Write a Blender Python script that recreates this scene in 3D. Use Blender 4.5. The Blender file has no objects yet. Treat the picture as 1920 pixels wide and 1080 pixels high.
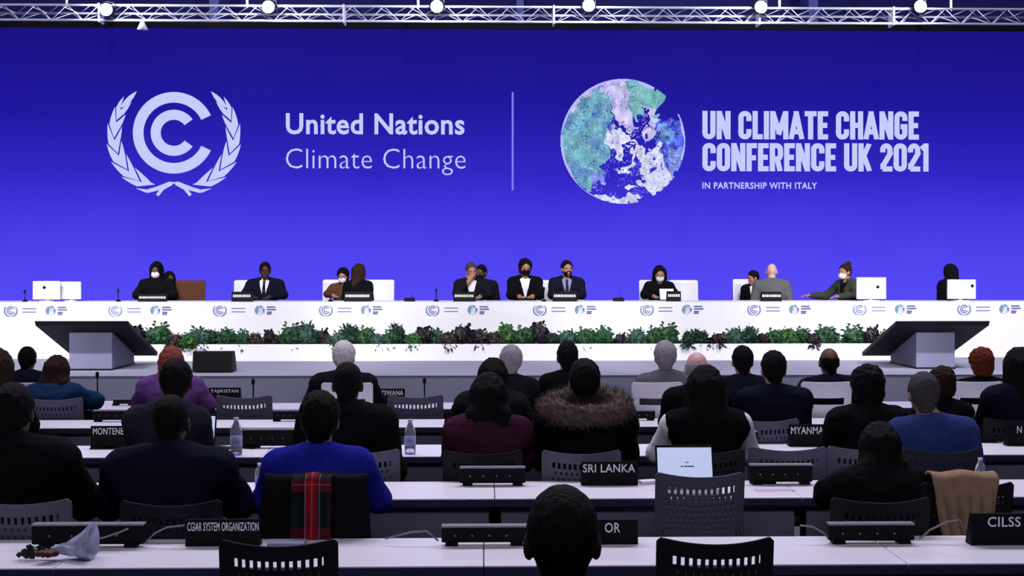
import bpy, bmesh, math, random
import numpy as np
from mathutils import Vector, Matrix, Euler, noise as mnoise

random.seed(7)
rng = np.random.default_rng(11)
C = bpy.context.scene.collection
SC = bpy.context.scene

# ------------------------------------------------------------------ camera
CAM_H, FPX, YAW, HOR = 1.86, 2422.0, 0.0225, 500.0
cam_d = bpy.data.cameras.new('camera'); cam = bpy.data.objects.new('camera', cam_d); C.objects.link(cam)
cam.location = (0, 0, CAM_H)
cam.rotation_euler = (math.pi / 2, 0, -YAW)
cam_d.sensor_width = 36.0
cam_d.lens = 36.0 * FPX / 1920.0
cam_d.shift_y = (HOR - 540.0) / 1920.0
cam_d.clip_start = 0.05; cam_d.clip_end = 200
SC.camera = cam

def at(px, py, Y):
    """point of the plane y = Y seen at pixel (px, py)"""
    t = (px - 960.0) / FPX
    lam = Y / (math.cos(YAW) - t * math.sin(YAW))
    return Vector((lam * (math.sin(YAW) + t * math.cos(YAW)), Y, CAM_H - (py - HOR) * lam / FPX))

# ------------------------------------------------------------------ view + world
SC.view_settings.view_transform = 'Standard'
SC.view_settings.look = 'None'
SC.view_settings.exposure = 0.0
SC.view_settings.gamma = 1.0
SC.view_settings.use_curve_mapping = False
w = bpy.data.worlds.new('hall_air'); SC.world = w; w.use_nodes = True
w.node_tree.nodes['Background'].inputs[0].default_value = (0.30, 0.28, 0.55, 1)
w.node_tree.nodes['Background'].inputs[1].default_value = 0.008

# ------------------------------------------------------------------ hall lights
def aim(o, tgt):
    d = Vector(tgt) - o.location
    o.rotation_euler = d.to_track_quat('-Z', 'Y').to_euler()

def area(name, loc, tgt, power, sx, sy, col=(1, 1, 1), spread=180):
    l = bpy.data.lights.new(name, 'AREA'); l.shape = 'RECTANGLE'; l.size = sx; l.size_y = sy
    l.energy = power; l.color = col; l.spread = math.radians(spread)
    o = bpy.data.objects.new(name, l); C.objects.link(o); o.location = loc; aim(o, tgt); return o

def spot(name, loc, tgt, power, ang, blend=0.4, col=(1, 1, 1), r=0.15):
    l = bpy.data.lights.new(name, 'SPOT'); l.energy = power; l.spot_size = math.radians(ang); l.spot_blend = blend
    l.color = col; l.shadow_soft_size = r
    o = bpy.data.objects.new(name, l); C.objects.link(o); o.location = loc; aim(o, tgt); return o

# stage wash from the front truss over the audience (out of the frame)
for i, x in enumerate((-7.8, -4.7, -1.6, 1.6, 4.7, 7.8)):
    spot('stage_wash', (x, 10.6, 7.6), (x, 17.7, 0.9), (2300, 1600, 1280, 1280, 1600, 2300)[i], 56, 0.55, (0.97, 0.96, 1.0))
# low spots added over the delegates' heads to brighten lectern and stage fronts
for x in (-7.0, -3.5, 0.0, 3.5, 7.0):
    spot('low_front_fill', (x * 0.9, 1.0, 6.5), (x, 16.8, 1.0), 4200, 17, 0.5, (0.96, 0.95, 1.0))
# weak fill light added behind the delegates, stands for no fixture
area('rear_fill', (0, -1.5, 8.6), (0, 8.0, 0.6), 270, 12, 2, (0.84, 0.82, 1.0), 150)
# top light on the delegates' tables from the truss over the stage front
for i, x in enumerate((-6.0, -2.0, 2.0, 6.0)):
    area('hall_wash', (x, 10.2, 8.4), (x * 0.8, 7.2, 0.75), 98, 3.0, 1.6, (0.90, 0.84, 1.0), 100)
# wash on the truss itself
for x in (-7, 0, 7):
    spot('truss_wash', (x, 14.0, 8.6), (x * 1.1, 20.0, 6.0), 900, 75, 0.6, (0.9, 0.9, 1.0))

# ------------------------------------------------------------------ materials
def lin(c):
    return tuple((v / 255 / 12.92) if v / 255 <= 0.04045 else ((v / 255 + 0.055) / 1.055) ** 2.4 for v in c)

_m = {}
def mat(name, rgb, rough=0.6, metal=0.0, spec=0.4, var=0.12, scale=14.0, bump=0.0, bscale=60.0, coat=0.0, strand=0.0):
    if name in _m: return _m[name]
    m = bpy.data.materials.new(name); m.use_nodes = True
    nt = m.node_tree; b = nt.nodes['Principled BSDF']
    c = lin(rgb)
    tc = nt.nodes.new('ShaderNodeTexCoord'); tco = tc.outputs['Object']
    if strand:
        mp = nt.nodes.new('ShaderNodeMapping'); mp.inputs['Scale'].default_value = (1, 1, strand); nt.links.new(tco, mp.inputs[0]); tco = mp.outputs[0]
    nz = nt.nodes.new('ShaderNodeTexNoise'); nz.inputs['Scale'].default_value = scale; nz.inputs['Detail'].default_value = 4
    nt.links.new(tco, nz.inputs['Vector'])
    mx = nt.nodes.new('ShaderNodeMix'); mx.data_type = 'RGBA'
    mx.inputs[6].default_value = (*[v * (1 - var) for v in c], 1)
    mx.inputs[7].default_value = (*[min(1, v * (1 + var)) for v in c], 1)
    nt.links.new(nz.outputs['Fac'], mx.inputs[0]); nt.links.new(mx.outputs[2], b.inputs['Base Color'])
    b.inputs['Roughness'].default_value = rough; b.inputs['Metallic'].default_value = metal
    b.inputs['Specular IOR Level'].default_value = spec
    if coat: b.inputs['Coat Weight'].default_value = coat
    if bump:
        n2 = nt.nodes.new('ShaderNodeTexNoise'); n2.inputs['Scale'].default_value = bscale; n2.inputs['Detail'].default_value = 3
        nt.links.new(tco, n2.inputs['Vector'])
        bp = nt.nodes.new('ShaderNodeBump'); bp.inputs['Strength'].default_value = bump; bp.inputs['Distance'].default_value = 0.01
        nt.links.new(n2.outputs['Fac'], bp.inputs['Height']); nt.links.new(bp.outputs['Normal'], b.inputs['Normal'])
    _m[name] = m
    return m

def cloth(name, rgb, rough=0.9): return mat('cloth_' + name, rgb, rough, 0, 0.05, 0.2, 25, 0.35, 90)
def hairm(name, rgb): return mat('hair_' + name, rgb, 0.7, 0, 0.10, 0.45, 110, 0.9, 170, 0, 0.12)
def skinm(name, rgb): return mat('skin_' + name, rgb, 0.5, 0, 0.35, 0.08, 30, 0.1, 200)

def emit(name, rgb, strength=1.0):
    if name in _m: return _m[name]
    m = bpy.data.materials.new(name); m.use_nodes = True
    nt = m.node_tree; b = nt.nodes['Principled BSDF']
    b.inputs['Base Color'].default_value = (0, 0, 0, 1); b.inputs['Roughness'].default_value = 0.6
    b.inputs['Specular IOR Level'].default_value = 0.1
    b.inputs['Emission Color'].default_value = (*lin(rgb), 1); b.inputs['Emission Strength'].default_value = strength
    _m[name] = m
    return m

# ------------------------------------------------------------------ object helpers
def tag(o, label=None, cat=None, group=None, kind=None):
    if label: o['label'] = label
    if cat: o['category'] = cat
    if group: o['group'] = group
    if kind: o['kind'] = kind
    return o

def empty(name, loc=(0, 0, 0), rz=0.0, label=None, cat=None, group=None):
    o = bpy.data.objects.new(name, None); o.empty_display_size = 0.1
    C.objects.link(o); o.location = loc; o.rotation_euler = (0, 0, rz)
    return tag(o, label, cat, group)

def link(name, me, m=None, parent=None, loc=None, rot=None):
    o = bpy.data.objects.new(name, me); C.objects.link(o)
    if parent is not None: o.parent = parent
    if loc is not None: o.location = loc
    if rot is not None: o.rotation_euler = rot
    if m is not None:
        if len(me.materials) == 0: me.materials.append(m)
        elif me.materials[0] is not m:
            o.material_slots[0].link = 'OBJECT'; o.material_slots[0].material = m
    return o

def copy_tree(o, parent=None):
    c = o.copy(); C.objects.link(c)
    if parent is not None: c.parent = parent
    for ch in o.children: copy_tree(ch, c)
    return c

class MB:
    """collects shapes into one mesh"""
    def __init__(s): s.bm = bmesh.new()
    def box(s, c, d, bev=0.0, rot=None, seg=2):
        r = bmesh.ops.create_cube(s.bm, size=1.0)
        vs = r['verts']
        bmesh.ops.scale(s.bm, vec=d, verts=vs)
        if bev > 0:
            es = list({e for v in vs for e in v.link_edges})
            rb = bmesh.ops.bevel(s.bm, geom=es, offset=min(bev, min(d) * 0.45), segments=seg, affect='EDGES', profile=0.5)
            vs = list({v for f in rb['faces'] for v in f.verts} | {v for v in vs if v.is_valid})
            # all verts of this island
            isl = set(vs); st = list(vs)
            while st:
                v = st.pop()
                for e in v.link_edges:
                    q = e.other_vert(v)
                    if q not in isl: isl.add(q); st.append(q)
            vs = list(isl)
        M = Matrix.Translation(c)
        if rot is not None: M = M @ Euler(rot).to_matrix().to_4x4()
        bmesh.ops.transform(s.bm, matrix=M, verts=vs)
        return s
    def tube(s, pts, r, n=8, cap=True):
        pts = [Vector(p) for p in pts]
        rs = r if isinstance(r, (list, tuple)) else [r] * len(pts)
        rings = []
        up = Vector((0, 0, 1))
        for i, p in enumerate(pts):
            d = (pts[min(i + 1, len(pts) - 1)] - pts[max(i - 1, 0)])
            if d.length < 1e-9: d = Vector((0, 0, 1))
            d.normalize()
            a = d.cross(up)
            if a.length < 0.05: a = d.cross(Vector((1, 0, 0)))
            a.normalize(); b = d.cross(a)
            rings.append([s.bm.verts.new(p + (a * math.cos(2 * math.pi * k / n) + b * math.sin(2 * math.pi * k / n)) * rs[i]) for k in range(n)])
        for i in range(len(rings) - 1):
            for k in range(n):
                s.bm.faces.new((rings[i][k], rings[i][(k + 1) % n], rings[i + 1][(k + 1) % n], rings[i + 1][k]))
        if cap:
            s.bm.faces.new(rings[0][::-1]); s.bm.faces.new(rings[-1])
        return s
    def lathe(s, prof, c=(0, 0, 0), n=20, axis='z'):
        rings = []
        for (r, z) in prof:
            ring = []
            for k in range(n):
                a = 2 * math.pi * k / n
                q = (r * math.cos(a), r * math.sin(a), z)
                if axis == 'y': q = (q[0], q[2], q[1])
                ring.append(s.bm.verts.new(Vector(c) + Vector(q)))
            rings.append(ring)
        for i in range(len(rings) - 1):
            for k in range(n):
                s.bm.faces.new((rings[i][k], rings[i][(k + 1) % n], rings[i + 1][(k + 1) % n], rings[i + 1][k]))
        s.bm.faces.new(rings[0][::-1]); s.bm.faces.new(rings[-1])
        return s
    def poly(s, pts):
        s.bm.faces.new([s.bm.verts.new(p) for p in pts]); return s
    def prism(s, pts, off):
        """closed outline pts extruded by vector off"""
        a = [s.bm.verts.new(p) for p in pts]; b = [s.bm.verts.new(Vector(p) + Vector(off)) for p in pts]
        s.bm.faces.new(a); s.bm.faces.new(b[::-1])
        n = len(a)
        for i in range(n): s.bm.faces.new((a[i], b[i], b[(i + 1) % n], a[(i + 1) % n]))
        return s
    def mesh(s, name='mesh', smooth=False):
        bmesh.ops.recalc_face_normals(s.bm, faces=s.bm.faces[:])
        me = bpy.data.meshes.new(name); s.bm.to_mesh(me); s.bm.free()
        if smooth: me.polygons.foreach_set('use_smooth', [True] * len(me.polygons))
        return me
    def build(s, name, m, parent=None, smooth=False, loc=None, rot=None):
        return link(name, s.mesh(name, smooth), m, parent, loc, rot)

def np_mesh(name, V, Fq, smooth=True):
    me = bpy.data.meshes.new(name)
    V = np.ascontiguousarray(V, dtype=np.float32); Fq = np.ascontiguousarray(Fq, dtype=np.int32)
    n, k = Fq.shape
    me.vertices.add(len(V)); me.vertices.foreach_set('co', V.ravel())
    me.loops.add(n * k); me.loops.foreach_set('vertex_index', Fq.ravel())
    me.polygons.add(n)
    me.polygons.foreach_set('loop_start', np.arange(0, n * k, k, dtype=np.int32))
    if smooth: me.polygons.foreach_set('use_smooth', np.ones(n, dtype=bool))
    me.update(calc_edges=True); me.validate()
    return me

def text_mesh(body, width=None, height=None, bold=0.0, align='CENTER', extrude=0.0, space=1.0):
    """flat lettering in the XZ plane facing -Y, scaled to a width / cap height, origin at left-bottom or centre"""
    cu = bpy.data.curves.new('t', 'FONT'); cu.body = body; cu.size = 1.0; cu.offset = bold; cu.space_character = space
    cu.resolution_u = 3; cu.extrude = extrude
    ob = bpy.data.objects.new('t', cu); C.objects.link(ob)
    dg = bpy.context.evaluated_depsgraph_get(); dg.update()
    me = bpy.data.meshes.new_from_object(ob.evaluated_get(dg))
    bpy.data.objects.remove(ob); bpy.data.curves.remove(cu)
    n = len(me.vertices); co = np.empty(n * 3, np.float32); me.vertices.foreach_get('co', co); co = co.reshape(-1, 3)
    lo, hi = co.min(0), co.max(0)
    sx = width / (hi[0] - lo[0]) if width else None
    sy = height / (hi[1] - lo[1]) if height else None
    if sx is None: sx = sy
    if sy is None: sy = sx
    out = np.zeros_like(co)
    ox = {'LEFT': lo[0], 'CENTER': (lo[0] + hi[0]) / 2, 'RIGHT': hi[0]}[align]
    out[:, 0] = (co[:, 0] - ox) * sx
    out[:, 2] = (co[:, 1] - lo[1]) * sy
    out[:, 1] = -co[:, 2]
    me.vertices.foreach_set('co', out.ravel()); me.update()
    me.materials.clear()
    return me
# ================================================================== shared materials
M_floor = mat('dark_carpet', (26, 25, 32), 0.95, 0, 0.1, 0.3, 60, 0.3, 200)
M_ceil = mat('dark_ceiling', (14, 14, 22), 0.9, 0, 0.1)
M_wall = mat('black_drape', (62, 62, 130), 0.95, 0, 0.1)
M_stage_top = mat('stage_carpet', (150, 148, 172), 0.9, 0, 0.1, 0.06, 30)
M_stage_face = mat('stage_fascia', (92, 92, 114), 0.8, 0, 0.2, 0.06, 10)
M_white = mat('white_laminate', (236, 234, 240), 0.45, 0, 0.4, 0.03, 8)
M_tabletop = mat('white_tabletop', (226, 222, 234), 0.38, 0, 0.5, 0.03, 8)
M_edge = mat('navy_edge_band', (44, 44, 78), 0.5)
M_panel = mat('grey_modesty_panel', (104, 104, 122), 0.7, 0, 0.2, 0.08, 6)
M_metal = mat('dark_metal', (40, 40, 48), 0.5, 0.5)
M_alu = mat('truss_aluminium', (228, 228, 238), 0.5, 0.0, 0.4)
M_black = mat('black_plastic', (13, 13, 16), 0.6, 0, 0.12)
M_blackboard = mat('black_panel', (20, 20, 27), 0.6, 0, 0.2)
M_grey = mat('lectern_grey', (122, 122, 148), 0.7, 0, 0.2, 0.04, 5)
M_lite = mat('sign_white', (225, 225, 232), 0.6)
M_chair = mat('grey_chair_shell', (98, 93, 112), 0.65, 0, 0.15, 0.08, 20)
M_chair_d = mat('black_chair_shell', (30, 29, 37), 0.65, 0, 0.15, 0.08, 20)
M_chair_w = mat('white_chair_shell', (228, 226, 236), 0.4, 0, 0.4, 0.03)
M_device_edge = mat('grey_console_edge', (120, 120, 132), 0.5)
M_cable = mat('grey_cable', (120, 118, 130), 0.6)
M_screen_letters = emit('screen_letters', (196, 204, 252), 1.0)
M_screen_line = emit('screen_line', (132, 124, 246), 1.0)

# ================================================================== the setting
MB().box((0, 12, -0.05), (30, 30, 0.1)).build('floor', M_floor)['kind'] = 'structure'
MB().box((0, 12, 9.55), (30, 30, 0.1)).build('ceiling', M_ceil)['kind'] = 'structure'
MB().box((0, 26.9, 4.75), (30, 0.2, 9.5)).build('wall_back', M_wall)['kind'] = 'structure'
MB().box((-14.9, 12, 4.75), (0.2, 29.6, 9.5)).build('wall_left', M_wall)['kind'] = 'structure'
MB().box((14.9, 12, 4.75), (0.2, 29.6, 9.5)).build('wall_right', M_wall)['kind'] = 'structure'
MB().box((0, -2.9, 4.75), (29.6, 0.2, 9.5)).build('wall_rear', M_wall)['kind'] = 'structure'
ZS, YF = 0.594, 15.1
MB().box((0, YF + 3.9, ZS / 2), (26, 7.8, ZS - 0.002)).build('stage', M_stage_face)['kind'] = 'structure'
MB().box((0, YF + 3.9, ZS - 0.0), (26.0, 7.84, 0.012)).build('stage_carpet', M_stage_top)['kind'] = 'structure'
ZS += 0.006
# pale roof posts and beams glimpsed behind the wall
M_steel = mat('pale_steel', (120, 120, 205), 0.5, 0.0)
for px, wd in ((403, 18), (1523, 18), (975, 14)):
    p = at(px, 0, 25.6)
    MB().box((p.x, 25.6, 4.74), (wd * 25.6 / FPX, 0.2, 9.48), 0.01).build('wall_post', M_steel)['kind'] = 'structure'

# ================================================================== LED screen
YW = 22.0
zt = at(960, 55, YW).z
scr = empty('video_wall', (0, YW, ZS), 0, 'huge wall-wide blue video wall behind the stage showing conference logos', 'screen')
def W(px, py, dy=0.02):
    p = at(px, py, YW - dy); return Vector((p.x, -dy, p.z - ZS))
m = bpy.data.materials.new('screen_blue'); m.use_nodes = True; nt = m.node_tree; b = nt.nodes['Principled BSDF']
b.inputs['Base Color'].default_value = (0.002, 0.002, 0.004, 1); b.inputs['Roughness'].default_value = 0.7; b.inputs['Specular IOR Level'].default_value = 0.05
tc = nt.nodes.new('ShaderNodeTexCoord'); sp = nt.nodes.new('ShaderNodeSeparateXYZ'); nt.links.new(tc.outputs['Object'], sp.inputs[0])
nz = nt.nodes.new('ShaderNodeTexNoise'); nz.inputs['Scale'].default_value = 0.5; nt.links.new(tc.outputs['Object'], nz.inputs['Vector'])
ad = nt.nodes.new('ShaderNodeMath'); ad.operation = 'MULTIPLY_ADD'; ad.inputs[1].default_value = 0.35; nt.links.new(nz.outputs['Fac'], ad.inputs[0]); nt.links.new(sp.outputs['Z'], ad.inputs[2])
mr = nt.nodes.new('ShaderNodeMapRange'); mr.inputs[1].default_value = 0.35 + 0.17; mr.inputs[2].default_value = zt - ZS + 0.17
nt.links.new(ad.outputs[0], mr.inputs[0])
rp = nt.nodes.new('ShaderNodeValToRGB'); nt.links.new(mr.outputs[0], rp.inputs[0])
stops = [(0.0, (86, 74, 246)), (0.20, (79, 66, 240)), (0.36, (66, 52, 224)), (0.50, (46, 36, 196)), (0.72, (30, 20, 158)), (1.0, (23, 13, 128))]
er = rp.color_ramp
er.elements[0].position, er.elements[0].color = stops[0][0], (*lin(stops[0][1]), 1)
er.elements[1].position, er.elements[1].color = stops[-1][0], (*lin(stops[-1][1]), 1)
for q, c in stops[1:-1]:
    e = er.elements.new(q); e.color = (*lin(c), 1)
nt.links.new(rp.outputs[0], b.inputs['Emission Color']); b.inputs['Emission Strength'].default_value = 1.0
M_screen = m
hw = (zt - ZS)
MB().box((0, 0.06, hw / 2), (24, 0.12, hw)).build('screen_panel', M_screen, scr)
MB().box((0, 0.07, hw + 0.05), (24, 0.16, 0.1), 0.01).build('top_rail', M_black, scr)

def link_text(me, name, m, parent, loc): return link(name, me, m, parent, loc)
def wall_text(body, x0, x1, ytop, ybase, bold, name, ydesc=None, space=1.0):
    a, b_ = W(x0, ybase), W(x1, ytop)
    me = text_mesh(body, b_.x - a.x, None, bold, 'LEFT', 0, space)
    # set the height from the cap-height band (ascender line to baseline); descenders fall below
    n = len(me.vertices); co = np.empty(n * 3, np.float32); me.vertices.foreach_get('co', co); co = co.reshape(-1, 3)
    h = co[:, 2].max() - co[:, 2].min()
    bot = W(x0, ydesc).z if ydesc else a.z
    co[:, 2] *= (b_.z - bot) / h
    me.vertices.foreach_set('co', co.ravel()); me.update()
    return link(name, me, M_screen_letters, scr, (a.x, -0.02, bot))

wall_text('United Nations', 536, 871, 213, 252, 0.022, 'lettering_line', space=1.05)
wall_text('Climate Change', 536, 873, 279, 317, -0.012, 'lettering_line', 328, space=1.02)
wall_text('IN PARTNERSHIP WITH ITALY', 1317, 1532, 342, 354, 0.02, 'lettering_line', space=1.1)

# heavy condensed capitals, drawn as thick strokes
def arc(cx, cy, rx, ry, a0, a1, n=7):
    return [(cx + rx * math.cos(math.radians(a0 + (a1 - a0) * i / n)), cy + ry * math.sin(math.radians(a0 + (a1 - a0) * i / n))) for i in range(n + 1)]
T = 0.182           # stroke width, cap height 1
def glyph(ch):
    """(width, list of polylines along stroke centres)"""
    h = T / 2; wd = 0.46; l, r, t_, bt = h, wd - h, 1 - h, h; q = 0.13
    c_up = arc(r - q, t_ - q, q, q, 0, 90); c_ul = arc(l + q, t_ - q, q, q, 90, 180); c_dl = arc(l + q, bt + q, q, q, 180, 270); c_dr = arc(r - q, bt + q, q, q, 270, 360)
    if ch == 'U': return wd, [[(l, 1)] + c_dl + c_dr + [(r, 1)]]
    if ch == 'N': return wd + .03, [[(l, 0), (l, 1)], [(l, 0.98), (r + .03, 0.02)], [(r + .03, 0), (r + .03, 1)]]
    if ch == 'C': return wd, [[(r, 0.64)] + c_up + c_ul + c_dl + c_dr + [(r, 0.36)]]
    if ch == 'G': return wd, [[(r, 0.66)] + c_up + c_ul + c_dl + c_dr + [(r, 0.46), (0.22, 0.46)]]
    if ch in 'O0': return wd, [[(r, 0.5)] + c_up + c_ul + c_dl + c_dr + [(r, 0.5)]]
    if ch == 'L': return 0.36, [[(l, 1), (l, bt), (0.36, bt)]]
    if ch == 'I': return T, [[(h, 0), (h, 1)]]
    if ch == '1': return 0.25, [[(0.25 - h, 0), (0.25 - h, 1)], [(0.25 - h, 0.93), (0.0, 0.80)]]
    if ch == 'M': return 0.64, [[(l, 0), (l, 1)], [(l, 0.97), (0.32, 0.25), (0.64 - h, 0.97)], [(0.64 - h, 0), (0.64 - h, 1)]]
    if ch == 'A': return 0.50, [[(0.06, 0), (0.25, 0.97), (0.44, 0)], [(0.12, 0.27), (0.38, 0.27)]]
    if ch == 'T': return 0.42, [[(0.21, 0), (0.21, 1)], [(0, t_), (0.42, t_)]]
    if ch == 'E': return 0.37, [[(0.37, t_), (l, t_), (l, bt), (0.37, bt)], [(l, 0.5), (0.34, 0.5)]]
    if ch == 'F': return 0.36, [[(0.36, t_), (l, t_), (l, 0)], [(l, 0.48), (0.33, 0.48)]]
    if ch == 'H': return wd, [[(l, 0), (l, 1)], [(r, 0), (r, 1)], [(l, 0.5), (r, 0.5)]]
    if ch == 'R': return wd, [[(l, 0), (l, t_)] + [(r - q, t_)] + arc(r - q, t_ - q, q, q, 90, 0) + arc(r - q, 0.44 + q, q, q, 0, -90) + [(l, 0.44)], [(0.26, 0.44), (r - .01, 0.0)]]
    if ch == 'K': return wd + .02, [[(l, 0), (l, 1)], [(r + .01, 1), (l + .03, 0.42)], [(l + .10, 0.55), (r + .02, 0)]]
    if ch == '2': return 0.43, [[(l, 0.68), (l, t_ - q)] + arc(l + q, t_ - q, q, q, 180, 90) + arc(0.43 - h - q, t_ - q, q, q, 90, 0) + [(0.43 - h, 0.62), (l + .01, 0.2), (l + .01, bt), (0.43, bt)]]
    return 0.2, []

def stroke_text(txt, x0, x1, ytop, ybase):
    mb = MB(); pen = 0.0; segs = []
    for ch in txt:
        wd, pl = glyph(ch)
        for p in pl: segs.append([(x + pen, y) for x, y in p])
        pen += wd + 0.038
    pen -= 0.038
    a, b_ = W(x0, ybase), W(x1, ytop); sx = (b_.x - a.x) / pen; sy = b_.z - a.z
    th = T / 2
    for p in segs:
        for i in range(len(p) - 1):
            v0, v1 = Vector(p[i]), Vector(p[i + 1]); d = v1 - v0
            if d.length < 1e-6: continue
            d.normalize(); n = Vector((-d.y, d.x)) * th
            s0 = v0 - d * (th * 0.18 if 0 < i else 0); s1 = v1 + d * (th * 0.18 if i < len(p) - 2 else 0)
            # square joints between long straight strokes
            if 0 < i and (Vector(p[i]) - Vector(p[i - 1])).length > .12 and d.length > 0: s0 = v0 - d * th * 0.98
            q = [s0 + n, s1 + n, s1 - n, s0 - n]
            mb.poly([(min(max(k.x, -.02), pen + .02) * sx, 0, min(max(k.y, 0), 1) * sy) for k in q])
    me = mb.mesh('letters')
    return link('lettering_line', me, M_screen_letters, scr, (a.x, -0.02, a.z))
stroke_text('UN CLIMATE CHANGE', 1317, 1723, 209, 261)
stroke_text('CONFERENCE UK 2021', 1317, 1741, 269, 321)

# divider line
a, b_ = W(959.5, 357), W(963, 173)
MB().box(((a.x + b_.x) / 2, -0.012, (a.z + b_.z) / 2), (b_.x - a.x, 0.012, b_.z - a.z)).build('divider_line', M_screen_line, scr)

# emblem: two open rings inside laurel branches (unit: radius of outer ring = 1)
def emblem_mesh():
    mb = MB()
    def ring(r0, r1, gap, n=56):
        A = [gap + (360 - 2 * gap) * i / n for i in range(n + 1)]
        for i in range(n):
            a0, a1 = math.radians(A[i]), math.radians(A[i + 1])
            mb.poly([(r0 * math.cos(a0), 0, r0 * math.sin(a0)), (r1 * math.cos(a0), 0, r1 * math.sin(a0)), (r1 * math.cos(a1), 0, r1 * math.sin(a1)), (r0 * math.cos(a1), 0, r0 * math.sin(a1))])
    ring(0.74, 1.0, 25.5); ring(0.32, 0.565, 36)
    U = 345.0
    def c(p, s): return ((p[0] - 655) / U * s, (445 - p[1]) / U)
    # leaves: (base, tip, width) in emblem picture units, one side; mirrored for the other
    leaves = [((214, 232), (342, 95), 44)]
    # chevrons: outer tip, foot on the stalk, inner tip
    CH = [((236, 138), (208, 240), (300, 180)), ((160, 225), (172, 345), (250, 290)), ((98, 365), (152, 497), (220, 392)), ((90, 540), (187, 628), (213, 515)),
          ((125, 690), (268, 762), (253, 625)), ((212, 818), (372, 858), (325, 738)), ((325, 908), (505, 884), (478, 866))]
    def chevron(s):
        for a, b_ in zip(CH, CH[1:]):
            for tip in (0, 2):
                t0, v0, t1, v1 = (Vector(q) for q in (a[tip], a[1], b_[tip], b_[1]))
                sd = (v1 - v0).normalized(); q = v1.lerp(t1, .78) - sd * 20
                out = ((t0 + q) * .5 - (v0 + v1) * .5).normalized()
                P_ = [t0, t0.lerp(v0, .5) + sd * 9, v0 + sd * 14, v1 - sd * 6, v1.lerp(q, .5) - sd * 3, q, t0.lerp(q, .72) + out * 11, t0.lerp(q, .38) + out * 10]
                mb.poly([(c(p_, s)[0], 0, c(p_, s)[1]) for p_ in P_])
    chevron(1); chevron(-1)
    for s in (1, -1):
        for bp, tp, wd in leaves:
            b0 = Vector(c(bp, s)); t0 = Vector(c(tp, s)); d = t0 - b0; nn = Vector((-d.y, d.x)).normalized()
            pr = [(0, .12), (.12, .62), (.3, .95), (.5, 1), (.7, .8), (.87, .42), (1, 0.02)]
            L = [b0 + d * u + nn * (wd / U / 2 * v) for u, v in pr]; R = [b0 + d * u - nn * (wd / U / 2 * v) for u, v in pr]
            for i in range(len(pr) - 1):
                mb.poly([(L[i].x, 0, L[i].y), (L[i + 1].x, 0, L[i + 1].y), (R[i + 1].x, 0, R[i + 1].y), (R[i].x, 0, R[i].y)])
        # crossing tail and lowest sweeping leaf
        for pts, wd in (([(340, 915), (430, 940), (520, 915), (620, 868), (660, 868)], [2, 30, 34, 22, 10]), ([(515, 975), (560, 915), (640, 872)], [26, 30, 26])):
            P = [Vector(c(p, s)) for p in pts]
            for i in range(len(P) - 1):
                d = (P[i + 1] - P[i]).normalized(); n = Vector((-d.y, d.x))
                w0, w1 = wd[i] / U / 2, wd[i + 1] / U / 2
                q = [P[i] + n * w0, P[i + 1] + n * w1, P[i + 1] - n * w1, P[i] - n * w0]
                mb.poly([(k.x, 0, k.y) for k in q])
    return mb.mesh('emblem')
EMB = emblem_mesh()
p = W(326, 249); r1 = (W(326, 172.5).z - p.z)
e = link('emblem', EMB, M_screen_letters, scr, (p.x, -0.02, p.z)); e.scale = (r1, 1, r1)

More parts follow.
